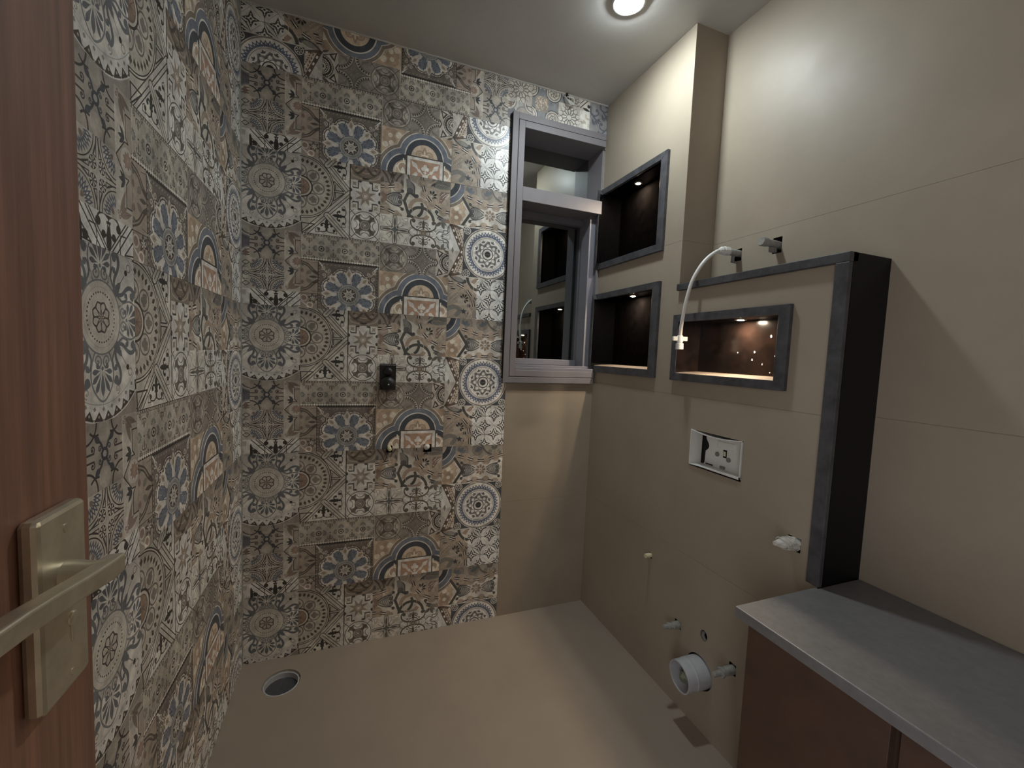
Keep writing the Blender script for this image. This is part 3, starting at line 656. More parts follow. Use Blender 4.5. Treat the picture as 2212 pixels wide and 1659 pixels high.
    for (x, y), cl in zip(L3, ((0, 420, 300, 523), (0, 520, 109, 600), (260, 520, 300, 600))):
        s.clip(*cl); s.disc(x, y, 85, (206, 200, 188)); s.disc(x, y, 80, NAVY); s.disc(x, y, 57, (196, 168, 128))
        s.at(x, y)
        if y == 522:
            for f in (-1, 1): s.ring(20 * f, -14, 15, 7, (166, 130, 88)); s.curve([(6 * f, -2), (26 * f, -4), (48 * f, -6)], 5, (214, 200, 174)); s.disc(22 * f, -14, 8, (172, 138, 96))
            s.leaf(0, -4, 44, 18, -PI / 2, (164, 128, 86)); s.leaf(0, -10, 26, 8, -PI / 2, (214, 200, 174)); s.leaf(-20, -14, 40, 7, 0, (214, 200, 174))
        else:
            f = 1 if x < 181 else -1
            s.disc(-18 * f, -26, 24, (170, 134, 96)); s.ring(-16 * f, -24, 21, 5, (220, 210, 190)); s.leaf(-16 * f, 4, 30, 16, -PI / 2, (222, 214, 198)); s.curve([(-4 * f, -40), (-12 * f, -48), (-14 * f, -60)], 6, (220, 210, 190)); s.curve([(-36 * f, -30), (-46 * f, -20), (-48 * f, 0)], 6, (220, 210, 190))
        s.pop(2)
    s.rect(100, 516, 262, 521, (72, 60, 50)); s.rect(101, 521, 109, 600, (84, 72, 60)); s.rect(261, 521, 267, 600, (84, 72, 60))
    s.rect(108, 521, 262, 602, (206, 201, 192)); s.rect(121, 533, 249, 602, TERRA); s.at(185, 600); W_ = (206, 200, 190)
    for f in (-1, 1):
        s.at(0, 0, 0, 1, f, 1); s.line([(0, -2), (40, -36)], 5, W_); s.star(26, -24, 4, 9, 6, W_); s.poly([(30, -32), (38, -52), (60, -62), (54, -38)], W_); s.poly([(44, 2), (36, -10), (48, -10), (62, 2)], W_); s.disc(40, -8, 8, W_); s.pop()
    s.line([(0, 0), (0, -34)], 5, W_); s.disc(0, -46, 8, W_); s.disc(-9, -35, 8, W_); s.disc(9, -35, 8, W_); s.star(0, -20, 4, 8, 5, W_); s.star(0, 0, 4, 18, 12, W_, PI / 4); s.pop()
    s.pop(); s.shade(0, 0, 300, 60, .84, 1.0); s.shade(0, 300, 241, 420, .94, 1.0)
    return s.image('tile_print_arch', 3)


def tile_d():
    s = Print(300, 600, CREAM)
    s.clip(0, 0, 300, 180); s.rect(0, 0, 300, 180, (206, 198, 184)); s.rect(60, 0, 300, 66, (150, 138, 121))
    for x, a in ((96, 1), (170, -1)):
        s.disc(x, 22, 26, (138, 122, 106)); s.ring(x, 22, 26, 2, (112, 98, 86))
        for b in (-.4, .5, 1.3): s.leaf(x - 10 * a, 30, 28, 14, -PI / 2 + a * b, (92, 104, 114))
    s.ring(255, -14, 62, 7, (104, 92, 80)); s.disc(255, -14, 56, (166, 156, 138))
    for x in (232, 278): s.curl(x, 30, 9, 3, (112, 104, 92)); s.fan(x, 6, 5, -2.6, -.5, 2, 16, 6, (118, 110, 98))
    s.fan(255, 4, 7, 0, PI, 0, 24, 7, (110, 106, 94)); s.disc(255, 34, 3, BROWN)
    s.poly([(60, 60), (150, 66), (150, 90), (100, 112), (60, 60)], (158, 136, 112))
    chain(s, [(64, 46), (112, 58), (160, 74), (216, 74), (264, 58), (310, 46)], 21); chain(s, [(64, 190), (112, 182), (160, 172), (216, 172), (264, 184), (310, 190)], 19)
    for f in (-1, 1): s.at(188 + 22 * f, 119, 0, 1, f, 1); heart(s); s.pop()
    s.disc(188, 119, 30, (202, 192, 176))
    for i in range(8): s.leaf(188, 119, 30, 17, i * PI / 4, IVORY, tip=.7); s.leaf(188, 119, 27, 12, i * PI / 4, (146, 112, 80), tip=.7)
    s.disc(188, 119, 8, IVORY); s.disc(188, 119, 4, (150, 138, 120))
    s.clip(0, 0, 62, 180); s.rect(0, 0, 62, 180, (190, 158, 116))
    for r, c in ((128, (208, 194, 170)), (125, (132, 114, 94)), (112, (208, 198, 180)), (109, BLUE), (86, (206, 200, 188)), (82, NAVY), (58, (190, 170, 140))): s.disc(-38, -10, r, c)
    for x, y, r in ((24, 128, 18), (42, 146, 16), (20, 160, 18), (44, 172, 14)): s.disc(x, y, r, (168, 132, 90))
    for x, y, r in ((30, 108, 12), (30, 148, 9), (46, 122, 8), (56, 168, 8)): s.disc(x, y, r, (214, 200, 174))
    s.pop(); s.poly([(60, 84), (84, 119), (60, 154)], (186, 152, 112)); s.poly([(72, 108), (84, 119), (74, 132), (66, 119)], (216, 208, 194)); s.line([(58, 58), (98, 119), (58, 180)], 12, (74, 74, 70)); s.pop()
    # chevron of brown bands with white squares
    s.clip(0, 180, 66, 410); s.rect(0, 180, 66, 410, (202, 202, 196)); s.rect(0, 295, 66, 410, (184, 176, 163)); s.leaf(18, 280, 30, 10, 1.6, (120, 118, 108))
    for f in (-1, 1):
        s.at(0, 295, 0, 1, 1, f); s.poly([(4, 114), (66, 0), (66, 100), (14, 118)], (196, 178, 154)); s.line([(6, 114), (80, 92)], 12, (92, 68, 52)); s.rect(52, 92, 62, 100, IVORY)
        for i in range(6): s.poly([(30 + 6 * i, 96 - 15 * i), (35 + 6 * i, 86 - 15 * i), (38 + 6 * i, 97 - 15 * i)], (92, 68, 52)); s.poly([(40 + 4 * i, 98 - 9 * i), (45 + 4 * i, 90 - 9 * i), (47 + 4 * i, 98 - 9 * i)], (92, 68, 52)); s.line([(30, 104), (66, 20 + 14 * i)], 1, (150, 126, 104))
        s.line([(9, 112), (61, -2)], 15, (92, 70, 54))
        for i in range(4): q = .03 + i * .25; s.at(9 + 52 * (1 - q), 112 * (1 - (1 - q)), -1.142); s.rect(-5.5, -3.6, 5.5, 3.6, (222, 214, 200)); s.pop()
        s.pop()
    s.disc(7, 185, 7, (76, 52, 42)); s.disc(8, 405, 7, (70, 60, 42)); s.pop()
    # blue zigzag roundel
    s.clip(66, 180, 300, 410); s.rect(66, 180, 300, 410, (70, 74, 80)); s.rect(66, 180, 300, 184, (196, 188, 174)); s.rect(66, 406, 300, 410, (196, 188, 174)); cx, cy = 184, 295
    for x in (84, 284):
        for y in (199, 391): s.disc(x, y, 17, (206, 200, 190)); rosette6(s, x, y, 14.5, INK, IVORY)
    s.disc(cx, cy, 117, (204, 196, 182)); s.ring(cx, cy, 112, 4.5, (122, 114, 104)); s.disc(cx, cy, 107, (216, 211, 202))
    for i in range(40):
        a = i * PI / 20; s.at(cx, cy, a); s.poly([(76, 0), (88, -6.8), (103, 0), (88, 6.8)], (70, 84, 114)); s.poly([(84, 0), (89, -2.6), (95, 0), (89, 2.6)], (200, 200, 204)); s.pop()
        s.at(cx, cy, a + PI / 40); s.poly([(76, 0), (84, -6), (94, 0), (84, 6)], (84, 98, 126)); s.pop()
    s.ring(cx, cy, 73, 2.4, (140, 128, 112)); s.disc(cx, cy, 71, (214, 210, 203))
    for i in range(8):
        a = i * PI / 4
        s.at(cx, cy, a + PI / 8); s.leaf(56, 0, 12, 6, 0, SLATE); s.leaf(54, 0, 12, 5, .9, SLATE); s.leaf(54, 0, 12, 5, -.9, SLATE); s.pop()
    s.star(cx, cy, 8, 62, 46, (128, 126, 122)); s.star(cx, cy, 8, 49, 36, (206, 202, 194))
    for i in range(8):
        a = i * PI / 4; s.at(cx, cy, a)
        s.line([(36, -15), (55, 6)], 8, (98, 98, 98)); s.line([(36, 15), (44, 6)], 8, (134, 130, 124)); s.star(42, 0, 2, 8, 8, (216, 212, 204), 0); s.pop()
        s.leaf(cx, cy, 40, 24, a + PI / 8, (132, 128, 122), tip=.7); s.leaf(cx, cy, 36, 20, a + PI / 8, (222, 219, 212), tip=.7)
    s.disc(cx, cy, 27, (54, 54, 56)); s.disc(cx, cy, 23, (206, 202, 194)); s.disc(cx, cy, 14, (54, 54, 56)); s.rect(66, 294.6, 300, 295.4, (150, 144, 134)); s.pop()
    # strap work, mirrored
    s.clip(0, 410, 150, 600); s.at(330, 602, 0, 1.05, -1, -1); interlace(s); s.pop()
    s.rect(0, 470, 96, 600, (164, 144, 120)); s.curve([(0, 520), (40, 470), (90, 440)], 9, (182, 158, 126)); s.line([(20, 540), (120, 520)], 9, (182, 158, 126)); s.line([(96, 600), (120, 540)], 10, (182, 158, 126))
    s.disc(74, 516, 25, (180, 166, 144)); s.fan(76, 510, 6, -2.4, 1.0, 3, 25, 9, INK); s.curve([(0, 560), (30, 548), (60, 560), (44, 584)], 20, (126, 122, 114)); s.star(78, 566, 5, 15, 7, NAVY)
    for i in range(26): s.disc(10 + (i * 37 % 42), 470 + (i * 23 % 56), 1.9, (206, 190, 166))
    chain(s, [(-8, 440), (34, 440), (84, 462), (118, 505), (128, 552), (130, 604)], 20); s.curve([(10, 412), (40, 432), (76, 436)], 5, SLATE); s.disc(78, 430, 9, SLATE); s.leaf(20, 416, 60, 22, .2, (132, 128, 118))
    s.rect(142, 410, 150, 600, (206, 200, 188)); s.curve([(126, 500), (142, 520), (138, 560), (150, 590)], 5, SLATE); s.disc(146, 512, 8, SLATE); s.pop()
    # white field of crossing slate leaves
    s.clip(136, 410, 300, 600); s.poly([(136, 500), (170, 410), (300, 410), (300, 600), (136, 600)], (208, 206, 200))
    for i in range(-1, 3):
        for j in range(-1, 3):
            x, y = 157 + 90 * i, 413 + 90 * j
            for c in ((x, y), (x + 45, y + 45)):
                dk = c[0] == x + 45
                for b in range(4):
                    a = PI / 4 + b * PI / 2
                    s.leaf(c[0], c[1], 62, 20, a, (74, 76, 76), tip=.5) if dk else s.leaf(c[0], c[1], 62, 26, a, (211, 210, 205), tip=.5)
                    s.leaf(c[0], c[1], 60, 12, a, (209, 208, 202), tip=.5) if dk else s.line([(c[0], c[1]), (c[0] + 44 * math.cos(a), c[1] + 44 * math.sin(a))], 1.4, (150, 146, 136))
                    if dk: s.line([(c[0], c[1]), (c[0] + 34 * math.cos(a + PI / 4), c[1] + 34 * math.sin(a + PI / 4))], 2, (110, 110, 106))
            for c in ((x + 45, y), (x, y + 45)):
                s.star(c[0], c[1], 4, 31, 13, (70, 72, 72)); s.star(c[0], c[1], 4, 15, 7, (222, 220, 214)); s.disc(c[0], c[1], 4, (70, 72, 72))
                for b in range(4): s.disc(c[0] + 17 * math.cos(b * PI / 2), c[1] + 17 * math.sin(b * PI / 2), 2.2, (222, 220, 214)); s.disc(c[0] + 22 * math.cos(b * PI / 2 + PI / 4), c[1] + 22 * math.sin(b * PI / 2 + PI / 4), 3.4, (70, 72, 72))
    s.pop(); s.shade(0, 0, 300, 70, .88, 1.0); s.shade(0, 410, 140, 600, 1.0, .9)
    return s.image('tile_print_roundel', 4)


def tile_e():
    # offcut above the window: blue quatrefoils, line rosettes, pale leaves, damask
    s = Print(420, 300, (186, 178, 164)); G = (96, 86, 76)
    s.clip(0, 0, 252, 300)
    for y in (40, 160): 
        for x in (50, 170): s.disc(x, y + 50, 66, (126, 129, 133)); s.star(x, y + 50, 4, 74, 50, (126, 129, 133))
    for x, y in ((-10, 30), (110, 30), (110, 150), (-10, 150), (230, 30), (50, 210), (170, 210)):
        s.disc(x, y, 47, (126, 129, 133)); s.disc(x, y, 42, NAVY); s.disc(x, y, 38, (188, 180, 164)); s.ring(x, y, 30, 3, G); s.ring(x, y, 16, 2.4, G)
        for b in range(6): s.curve([(x, y), (x + 16 * math.cos(b + .6), y + 16 * math.sin(b + .6)), (x + 30 * math.cos(b), y + 30 * math.sin(b))], 2.2, G)
    rng = random.Random(3)
    for x, y in ((50, 92), (170, 92), (230, 150)):
        s.star(x, y, 4, 46, 36, (150, 134, 116), PI / 4); s.disc(x, y, 36, (150, 134, 116))
        for i in range(60): a, r = rng.uniform(0, 6.3), 34 * math.sqrt(rng.random()); s.disc(x + r * math.cos(a), y + r * math.sin(a), 2.6, (196, 176, 148))
    s.pop(); s.clip(140, 60, 256, 300); s.rect(140, 60, 256, 300, (196, 190, 176)); girih(s, 198, 120, 58, G, (206, 202, 190)); girih(s, 198, 236, 58, G, (206, 202, 190)); s.pop()
    s.clip(256, 0, 312, 300); s.rect(256, 0, 312, 300, (212, 210, 200)); s.rect(256, 0, 312, 70, (200, 192, 178)); s.line([(256, 60), (312, 4)], 4, INK); s.line([(256, 40), (296, 0)], 3, INK)
    s.leaf(312, 66, 44, 13, PI + .2, (50, 56, 60)); s.disc(304, 44, 8, (50, 56, 60)); rng = random.Random(5)
    for i in range(18): s.leaf(rng.uniform(256, 312), rng.uniform(76, 290), 26, 12, rng.uniform(0, 6.3), (192, 184, 164) if i % 2 else (182, 168, 146))
    s.pop(); s.clip(312, 0, 420, 300); s.rect(312, 0, 420, 300, (140, 140, 142)); D = (84, 92, 108)
    for x, y, f in ((340, 60, 1), (392, 120, -1), (340, 190, 1), (396, 30, 1)):
        s.at(x, y, 0, 1.1, f, 1); s.curve([(-24, -20), (-20, 8), (0, 18), (18, 6), (14, -12)], 9, D, 5); s.disc(10, -8, 7, D); s.curve([(-6, 22), (10, 34), (24, 28)], 7, D); s.leaf(-14, 28, 34, 12, 1.2, D)
        for b in range(4): s.leaf(6, 30, 30, 7, .2 + b * .5, D)
        s.pop()
    s.rect(312, 220, 420, 300, (196, 194, 188)); s.poly([(316, 190), (346, 190), (340, 228)], NAVY); s.pop()
    return s.image('tile_print_offcut', 5)
# ---------------------------------------------------------------- materials
prints = {k: material('glazed_print_' + k, (150, 140, 128), .35, img=f(), spec=.55, rvar=.06) for k, f in
          (('mandala', tile_a), ('flower', tile_b), ('arch', tile_c), ('roundel', tile_d), ('offcut', tile_e))}
M_TILE = material('taupe_porcelain', (160, 149, 133), .46, var=.045, scale=2.2, spec=.36, rvar=.06, bump=.05, bscale=160)
M_GROUT = material('grout', (138, 130, 116), .9, var=.1, scale=30)
M_FLOOR = material('taupe_floor_porcelain', (155, 143, 130), .46, var=.03, scale=3, spec=.4, rvar=.06)
M_CEIL = material('ceiling_paint', (200, 199, 195), .85, var=.02, scale=4, bump=.1, bscale=40)
M_FRAME = material('mauve_grey_paint', (125, 121, 125), .55, var=.03, scale=8, stretch=(1, 1, .15), bump=.05)
M_FRAME2 = material('grey_aluminium', (122, 122, 131), .45, var=.03)
M_STONE = material('black_granite_polished', (8, 8, 9), .1, var=.3, scale=90, spec=.35)
M_STONE_D = material('black_granite_dusty', (7, 6, 6), .5, var=.4, scale=30, spec=.0)
M_STONE_W = material('black_granite_warm_lit', (24, 17, 14), .16, var=.45, scale=14, spec=.4, rvar=.07)  # black granite with the warm brown reflection put into its colour
M_TRIM = material('dusty_granite_edge', (66, 66, 70), .5, var=.18, scale=26, col2=(86, 86, 90), bump=.06)
M_SIDE = material('black_granite_side', (13, 13, 16), .35, var=.3, scale=120, spec=.2)
M_WHITE = material('white_plastic', (226, 226, 222), .4)
M_PVC = material('grey_pvc', (188, 190, 194), .42, var=.06, scale=20)
M_PIPE = material('old_grey_plastic', (150, 150, 144), .5, var=.12, scale=60)
M_HOLE = material('raw_mortar', (44, 38, 33), .95, var=.3, scale=60)
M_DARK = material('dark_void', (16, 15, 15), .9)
M_IVORY = material('ivory_plastic', (218, 212, 176), .5)
M_TAPE = material('white_tape', (206, 204, 198), .6, var=.1, scale=40)
M_BLACK = material('black_rubber', (30, 30, 32), .42, var=.3, scale=30, rvar=.15)
M_BRASS = material('satin_brass_nickel', (214, 206, 186), .36, metal=.78, var=.06, scale=30, rvar=.06)
M_WOOD = material('brown_door_laminate', (138, 100, 84), .42, var=.16, scale=5, stretch=(14, 14, .55), bump=.06, bscale=20, rvar=.05)
M_CAB = material('brown_cabinet_laminate', (80, 60, 50), .5, var=.1, scale=14, stretch=(1, 1, 1))
M_COUNTER = material('grey_slab', (117, 116, 117), .4, var=.05, scale=60, rvar=.05)
M_CEMENT = material('grey_cement', (128, 126, 124), .8, var=.12, scale=30, bump=.2)
M_DRAIN = material('drain_bottom', (74, 74, 80), .6, var=.12, scale=60)
M_SILL = material('pale_stone_sill', (120, 108, 96), .5, var=.06, scale=30)

nt = bpy.data.materials.new('dark_reflective_glass'); nt.use_nodes = True; M_GLASS = nt; nt = nt.node_tree; nt.nodes.clear()
_o = nt.nodes.new('ShaderNodeOutputMaterial'); _m = nt.nodes.new('ShaderNodeMixShader'); _t = nt.nodes.new('ShaderNodeBsdfTransparent'); _g = nt.nodes.new('ShaderNodeBsdfGlossy')
_t.inputs[0].default_value = (.22, .22, .22, 1); _g.inputs[0].default_value = (.95, 1, .98, 1); _g.inputs['Roughness'].default_value = .01
_m.inputs[0].default_value = .36; nt.links.new(_t.outputs[0], _m.inputs[1]); nt.links.new(_g.outputs[0], _m.inputs[2]); nt.links.new(_m.outputs[0], _o.inputs[0])

# ---------------------------------------------------------------- the shell
F_BACK = Face((0, 0, 0), (1, 0, 0), (0, 0, 1), (0, -1, 0)); F_LEFT = Face((0, 0, 0), (0, 1, 0), (0, 0, 1), (1, 0, 0))
F_RIGHT = Face((W, 0, 0), (0, -1, 0), (0, 0, 1), (-1, 0, 0)); F_REC = Face((W2, 0, 0), (0, -1, 0), (0, 0, 1), (-1, 0, 0))
F_RET = Face((W, YP, 0), (1, 0, 0), (0, 0, 1), (0, -1, 0)); F_FLOOR = Face((0, 0, 0), (1, 0, 0), (0, -1, 0), (0, 0, 1)); F_CEIL = Face((0, 0, H), (1, 0, 0), (0, -1, 0), (0, 0, -1))
F_FRONT = Face((0, YF, 0), (1, 0, 0), (0, 0, 1), (0, 1, 0))
J = .0004

# floor with the open drain
floor = structure(sheet(F_FLOOR, -.1, W2 + .1, -.1, 3.2, [('c', .165, .150, .068, .070)], .03).build('floor', M_FLOOR), 'plain taupe porcelain floor')
ceiling = structure(sheet(F_CEIL, -.1, W2 + .1, -.1, 3.2, (), .02).build('ceiling', M_CEIL), 'plain painted ceiling')

# far wall: printed tiles, plain strip below the window
WIN = ('r', 1.100, 1.596, 1.20, 2.44)
B_HOLES = [WIN, ('r', .557, .583, .869, .900), ('r', .722, .758, .864, .900)]
wall_back = structure(sheet(F_BACK, -.02, W2 + .1, 0, H, B_HOLES, .14, d=-TD).build('wall_back', M_GROUT), 'far wall of patterned tiles around a window')
for h in B_HOLES[1:]: cavity(wall_back, F_BACK, h[1], h[2], h[3], h[4], .03, M_HOLE)


def tile(F, wall, mat, a0, a1, b0, b1, holes=(), uv=None):
    return sheet(F, a0 + J, a1 - J, b0 + J, b1 - J, holes, TD, uv=uv).build('tile', mat, wall)


KIND = ('mandala', 'flower', 'arch', 'roundel')
ROWS = ((0, .285, 285, 0), (.285, .885, 600, 0), (.885, 1.485, 600, 0), (1.485, 2.085, 600, 0), (2.085, 2.385, 600, 300))   # z0, z1, v at z0, v at z1


def uvf(a0, z0, u0, v0, fu=1, fv=1, w=300., h=600.):
    return lambda a, b: ((u0 + fu * (a - a0) * 1000) / w, 1 - (v0 - fv * (b - z0) * 1000) / h)


for z0, z1, v0, v1 in ROWS:
    for k, a0 in enumerate((-.091, .209, .511, .811)):
        a1 = (.209, .511, .811, 1.111)[k]; x0 = max(0, a0)
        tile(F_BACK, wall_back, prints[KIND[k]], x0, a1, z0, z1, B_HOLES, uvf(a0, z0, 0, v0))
for k, (x0, x1) in enumerate(((.283, .585), (.585, .888), (.888, 1.187))):       # turned upside down under the ceiling
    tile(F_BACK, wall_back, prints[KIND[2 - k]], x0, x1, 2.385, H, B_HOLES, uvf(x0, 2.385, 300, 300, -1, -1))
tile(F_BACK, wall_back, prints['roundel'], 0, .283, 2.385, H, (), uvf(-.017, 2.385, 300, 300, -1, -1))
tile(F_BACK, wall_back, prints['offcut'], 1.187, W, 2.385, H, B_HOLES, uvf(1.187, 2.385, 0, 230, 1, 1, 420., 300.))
for z0, z1 in ((0, .594), (.594, 1.194), (1.194, 1.205)): tile(F_BACK, wall_back, M_TILE, 1.111, W, z0, z1, B_HOLES) if z1 - z0 > .1 else None

# left wall
DOORWAY = [('r', -2.90, -2.05, -.1, 2.1)]      # the door leaf is folded back from here
wall_left = structure(sheet(F_LEFT, -3.1, .05, 0, H, DOORWAY, .1, d=-TD).build('wall_left', M_GROUT), 'left wall of patterned tiles behind the door')
for z0, z1, v0, v1 in ROWS[:4] + ((2.085, H, 600, 85),):
    for k, (a0, a1) in enumerate(((-1.175, -.873), (-.873, -.570), (-.570, -.264), (-.264, 0))):
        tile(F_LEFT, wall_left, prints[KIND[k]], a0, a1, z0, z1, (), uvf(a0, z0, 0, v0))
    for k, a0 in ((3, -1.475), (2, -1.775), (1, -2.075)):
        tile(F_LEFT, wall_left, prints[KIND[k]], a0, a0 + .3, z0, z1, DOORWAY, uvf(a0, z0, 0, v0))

# right wall: projecting lower part with niches; a = distance from the far wall towards the camera
NI = {1: ((0.0, .490, 1.782, 2.184), (.020, .452, 1.813, 2.156)), 2: ((0.0, .490, 1.256, 1.658), (.020, .448, 1.289, 1.630)), 3: ((.586, 1.064, 1.256, 1.511), (.616, 1.028, 1.284, 1.482))}
R_HOLES = [('r',) + NI[k][1] for k in NI] + [('r', .708, .936, .944, 1.079), ('c', .826, .208, .061), ('c', .836, .351, .0165, .0195),
           ('r', .522, .541, .494, .518), ('r', 1.108, 1.146, .801, .842), ('r', .694, .728, .300, .330), ('r', .948, .976, .300, .338)]
wall_right = structure(sheet(F_RIGHT, -.05, .588, 0, H, R_HOLES, .01, d=-TD).build('wall_right', M_GROUT), 'right wall of plain taupe tiles with three niches')
ledge = sheet(F_RIGHT, .588, 1.205, 0, 1.612, R_HOLES, .01, d=-TD)
o = ledge.build('ledge_panel', M_GROUT, wall_right)
for i, (z0, z1) in enumerate(((0, .6), (.6, 1.2), (1.2, 1.8), (1.8, H))):
    tile(F_RIGHT, wall_right, M_TILE, 0, .593, z0, z1, R_HOLES) if z0 >= 1.8 else tile(F_RIGHT, wall_right, M_TILE, 0, 1.2 if z0 < 1.2 else .593, z0, z1, R_HOLES)
tile(F_RIGHT, wall_right, M_TILE, .593 - J, 1.2, 1.2, 1.612, R_HOLES)
F_END = Face((W, YL, 0), (1, 0, 0), (0, 0, 1), (0, -1, 0))
for h in R_HOLES[6:]: cavity(wall_right, F_RIGHT, h[1], h[2], h[3], h[4], .05, M_HOLE)
cavity(wall_right, F_RIGHT, .812, .860, .326, .376, .05, M_HOLE)
cavity(wall_right, F_RIGHT, .752, .900, .134, .282, .1, M_HOLE)
# raised line of mortar inside the slanting slot
g = G(); g.tube([(W + .012, -.826, .358), (W + .006, -.829, .347), (W + .006, -.837, .337), (W + .012, -.845, .334)], .0055, 8); g.build('mortar_lump', M_CEMENT, wall_right, smooth=True)
# return face of the tall pier, recessed wall
wall_return = structure(sheet(F_RET, .004, W2 - W, 1.6, H, (), .004, d=-TD).build('wall_return', M_GROUT), 'narrow shaded face of the tall pier')
for z0, z1 in ((1.6, 1.8), (1.8, H)): tile(F_RET, wall_return, M_TILE, 0, W2 - W, z0, z1)
S_HOLES = [('r', .700, .732, 1.715, 1.760), ('r', .856, .890, 1.712, 1.766)]
wall_recess = structure(sheet(F_REC, -.1, 3.1, 0, H, S_HOLES, .01, d=-TD).build('wall_recess', M_GROUT), 'set back wall above the ledge and the counter')
for z0, z1 in ((0, .6), (.6, 1.2), (1.2, 1.8), (1.8, H)):
    tile(F_REC, wall_recess, M_TILE, .593, 1.793, z0, z1, S_HOLES); tile(F_REC, wall_recess, M_TILE, 1.793, 3.05, z0, z1, S_HOLES)
for h in S_HOLES: cavity(wall_recess, F_REC, h[1], h[2], h[3], h[4], .04, M_HOLE)
# wall behind the camera with the doorway
wall_front = structure(sheet(F_FRONT, -.05, W2 + .1, 0, H, (), .1).build('wall_front', M_TILE), 'plain taupe wall behind the camera')

# granite edging of the ledge, pale joint in the far left corner
structure(G().prism([(0, 0, 0), (.004, 0, 0), (0, -.004, 0)], (0, 0, H)).build('trim_5', M_PIPE), 'pale joint where the two patterned walls meet')
structure(G().box(W - .014, W + .02, YL, -.593, 1.604, ZL).build('trim_1', M_TRIM, bevel=.002), 'dark granite strip along the top edge of the ledge')
structure(G().box(W - .014, W + .001, YL, -1.176, ZC, 1.604).build('trim_2', M_TRIM, bevel=.002), 'dark granite strip down the end of the ledge')
structure(G().box(W + .001, W2, YL, YL + .018, .0, ZL - .001).build('trim_3', M_SIDE), 'black granite panel closing the end of the ledge')
structure(G().box(W + .02, W2, YL + .018, YP, 1.604, ZL - .002).build('trim_4', M_TRIM), 'dark granite top of the ledge')

rng = random.Random(9); P = [Vector((.02 * i, -.001 + rng.uniform(-.0012, .0012), H - .0005 + rng.uniform(-.0016, .0008))) for i in range(81)]
structure(G().tube(P, .0042, 7).build('trim_6', M_CEIL), 'rough bead of plaster along the ceiling above the patterned wall')
# ---------------------------------------------------------------- window
win = bpy.data.objects.new('window_1', None); C.objects.link(win); win.location = (1.34, 0, 1.19); structure(win, 'mauve grey framed window with two dark panes in the corner')
WX0, WX1, WZ0, WZ1 = 1.088, 1.590, 1.192, 2.450


def frame_ring(name, x0, x1, z0, z1, w, y0, y1, mat, parent, right=True, bev=.0015):
    g = G(); e = .0004
    g.box(x0, x0 + w, y0, y1, z0, z1); g.box(x0 + w - e, x1, y0, y1, z1 - w, z1); g.box(x0 + w - e, x1, y0, y1, z0, z0 + w)
    if right: g.box(x1 - w, x1, y0, y1, z0 + w, z1 - w)
    return g.build(name, mat, parent, bevel=bev)


frame_ring('flange', WX0, WX1, WZ0, WZ1, .0295, -.021, .0, M_FRAME, win, right=False)
frame_ring('frame', WX0 + .0315, WX1, WZ0 + .0315, WZ1 - .0315, .031, -.0215, .16, M_FRAME, win, right=False)
G().box(WX0 + .029, WX0 + .032, -.014, -.002, WZ0 + .029, WZ1 - .029).box(WX0 + .03, WX1, -.014, -.002, WZ1 - .032, WZ1 - .029).box(WX0 + .03, WX1, -.014, -.002, WZ0 + .029, WZ0 + .032).build('groove', M_DARK, win)
G().box(1.0865, 1.0885, -.018, -.0, WZ0 + .02, WZ1 - .01).build('sealant', M_DARK, win)
G().box(1.585, 1.597, .0, .165, 1.223, 2.42).build('jamb', M_FRAME, win)
G().box(1.150, 1.585, -.0215, .16, 2.057, 2.122).build('transom', M_FRAME, win, bevel=.002)
g = G(); g.box(1.150, 1.585, -.0205, .10, 1.2535, 1.270); g.box(1.150, 1.585, .0, .012, 1.270, 1.282); g.box(1.150, 1.585, .03, .042, 1.270, 1.280); g.build('sill_track', M_FRAME2, win, bevel=.0015)
sash = frame_ring('sash', 1.118, 1.585, 1.281, 2.057, .030, .105, .150, M_FRAME2, win)
for n, (z0, z1, yg) in {'lower_pane': (1.30, 2.05, .140), 'upper_pane': (2.11, 2.40, .140)}.items():
    G().box(1.12, 1.585, yg, yg + .005, z0, z1).build(n, M_GLASS, win)
G().box(1.545, 1.585, .02, .10, 1.281, 2.057).build('stile', M_FRAME2, win, bevel=.002)
blackout = G().quad((.7, .95, .6), (2.0, .95, .6), (2.0, .95, 3.0), (.7, .95, 3.0)).quad((.7, .14, .6), (.7, .95, .6), (.7, .95, 3.0), (.7, .14, 3.0)).quad((2.0, .14, .6), (2.0, .95, .6), (2.0, .95, 3.0), (2.0, .14, 3.0))  # unseen box added behind the panes to block the bright ambient
blackout.quad((.7, .14, .6), (2.0, .14, .6), (2.0, .95, .6), (.7, .95, .6)).quad((.7, .14, 3.0), (2.0, .14, 3.0), (2.0, .95, 3.0), (.7, .95, 3.0))
structure(blackout.build('wall_blackout', M_HOLE), 'added dark shaft outside the window')

# ---------------------------------------------------------------- ceiling light (emits the main light)
lamp = thing('ceiling_downlight', 'round white downlight glowing in the ceiling above the pier', 'light', (1.3115, -.568, H))
G().lathe((1.3115, -.568, H), (0, 0, -1), [(.060, 0), (.060, .004), (.056, .007), (.050, .007), (.050, .002)], 40, cap0=False, cap1=False).build('trim_ring', M_WHITE, lamp, smooth=True)
G().lathe((1.3115, -.568, H), (0, 0, -1), [(.0505, .004), (.046, .010), (.034, .0135), (.016, .015)], 40).build('lens', glow('cool_led', MAIN_COLOR, MAIN_STRENGTH), lamp, smooth=True)
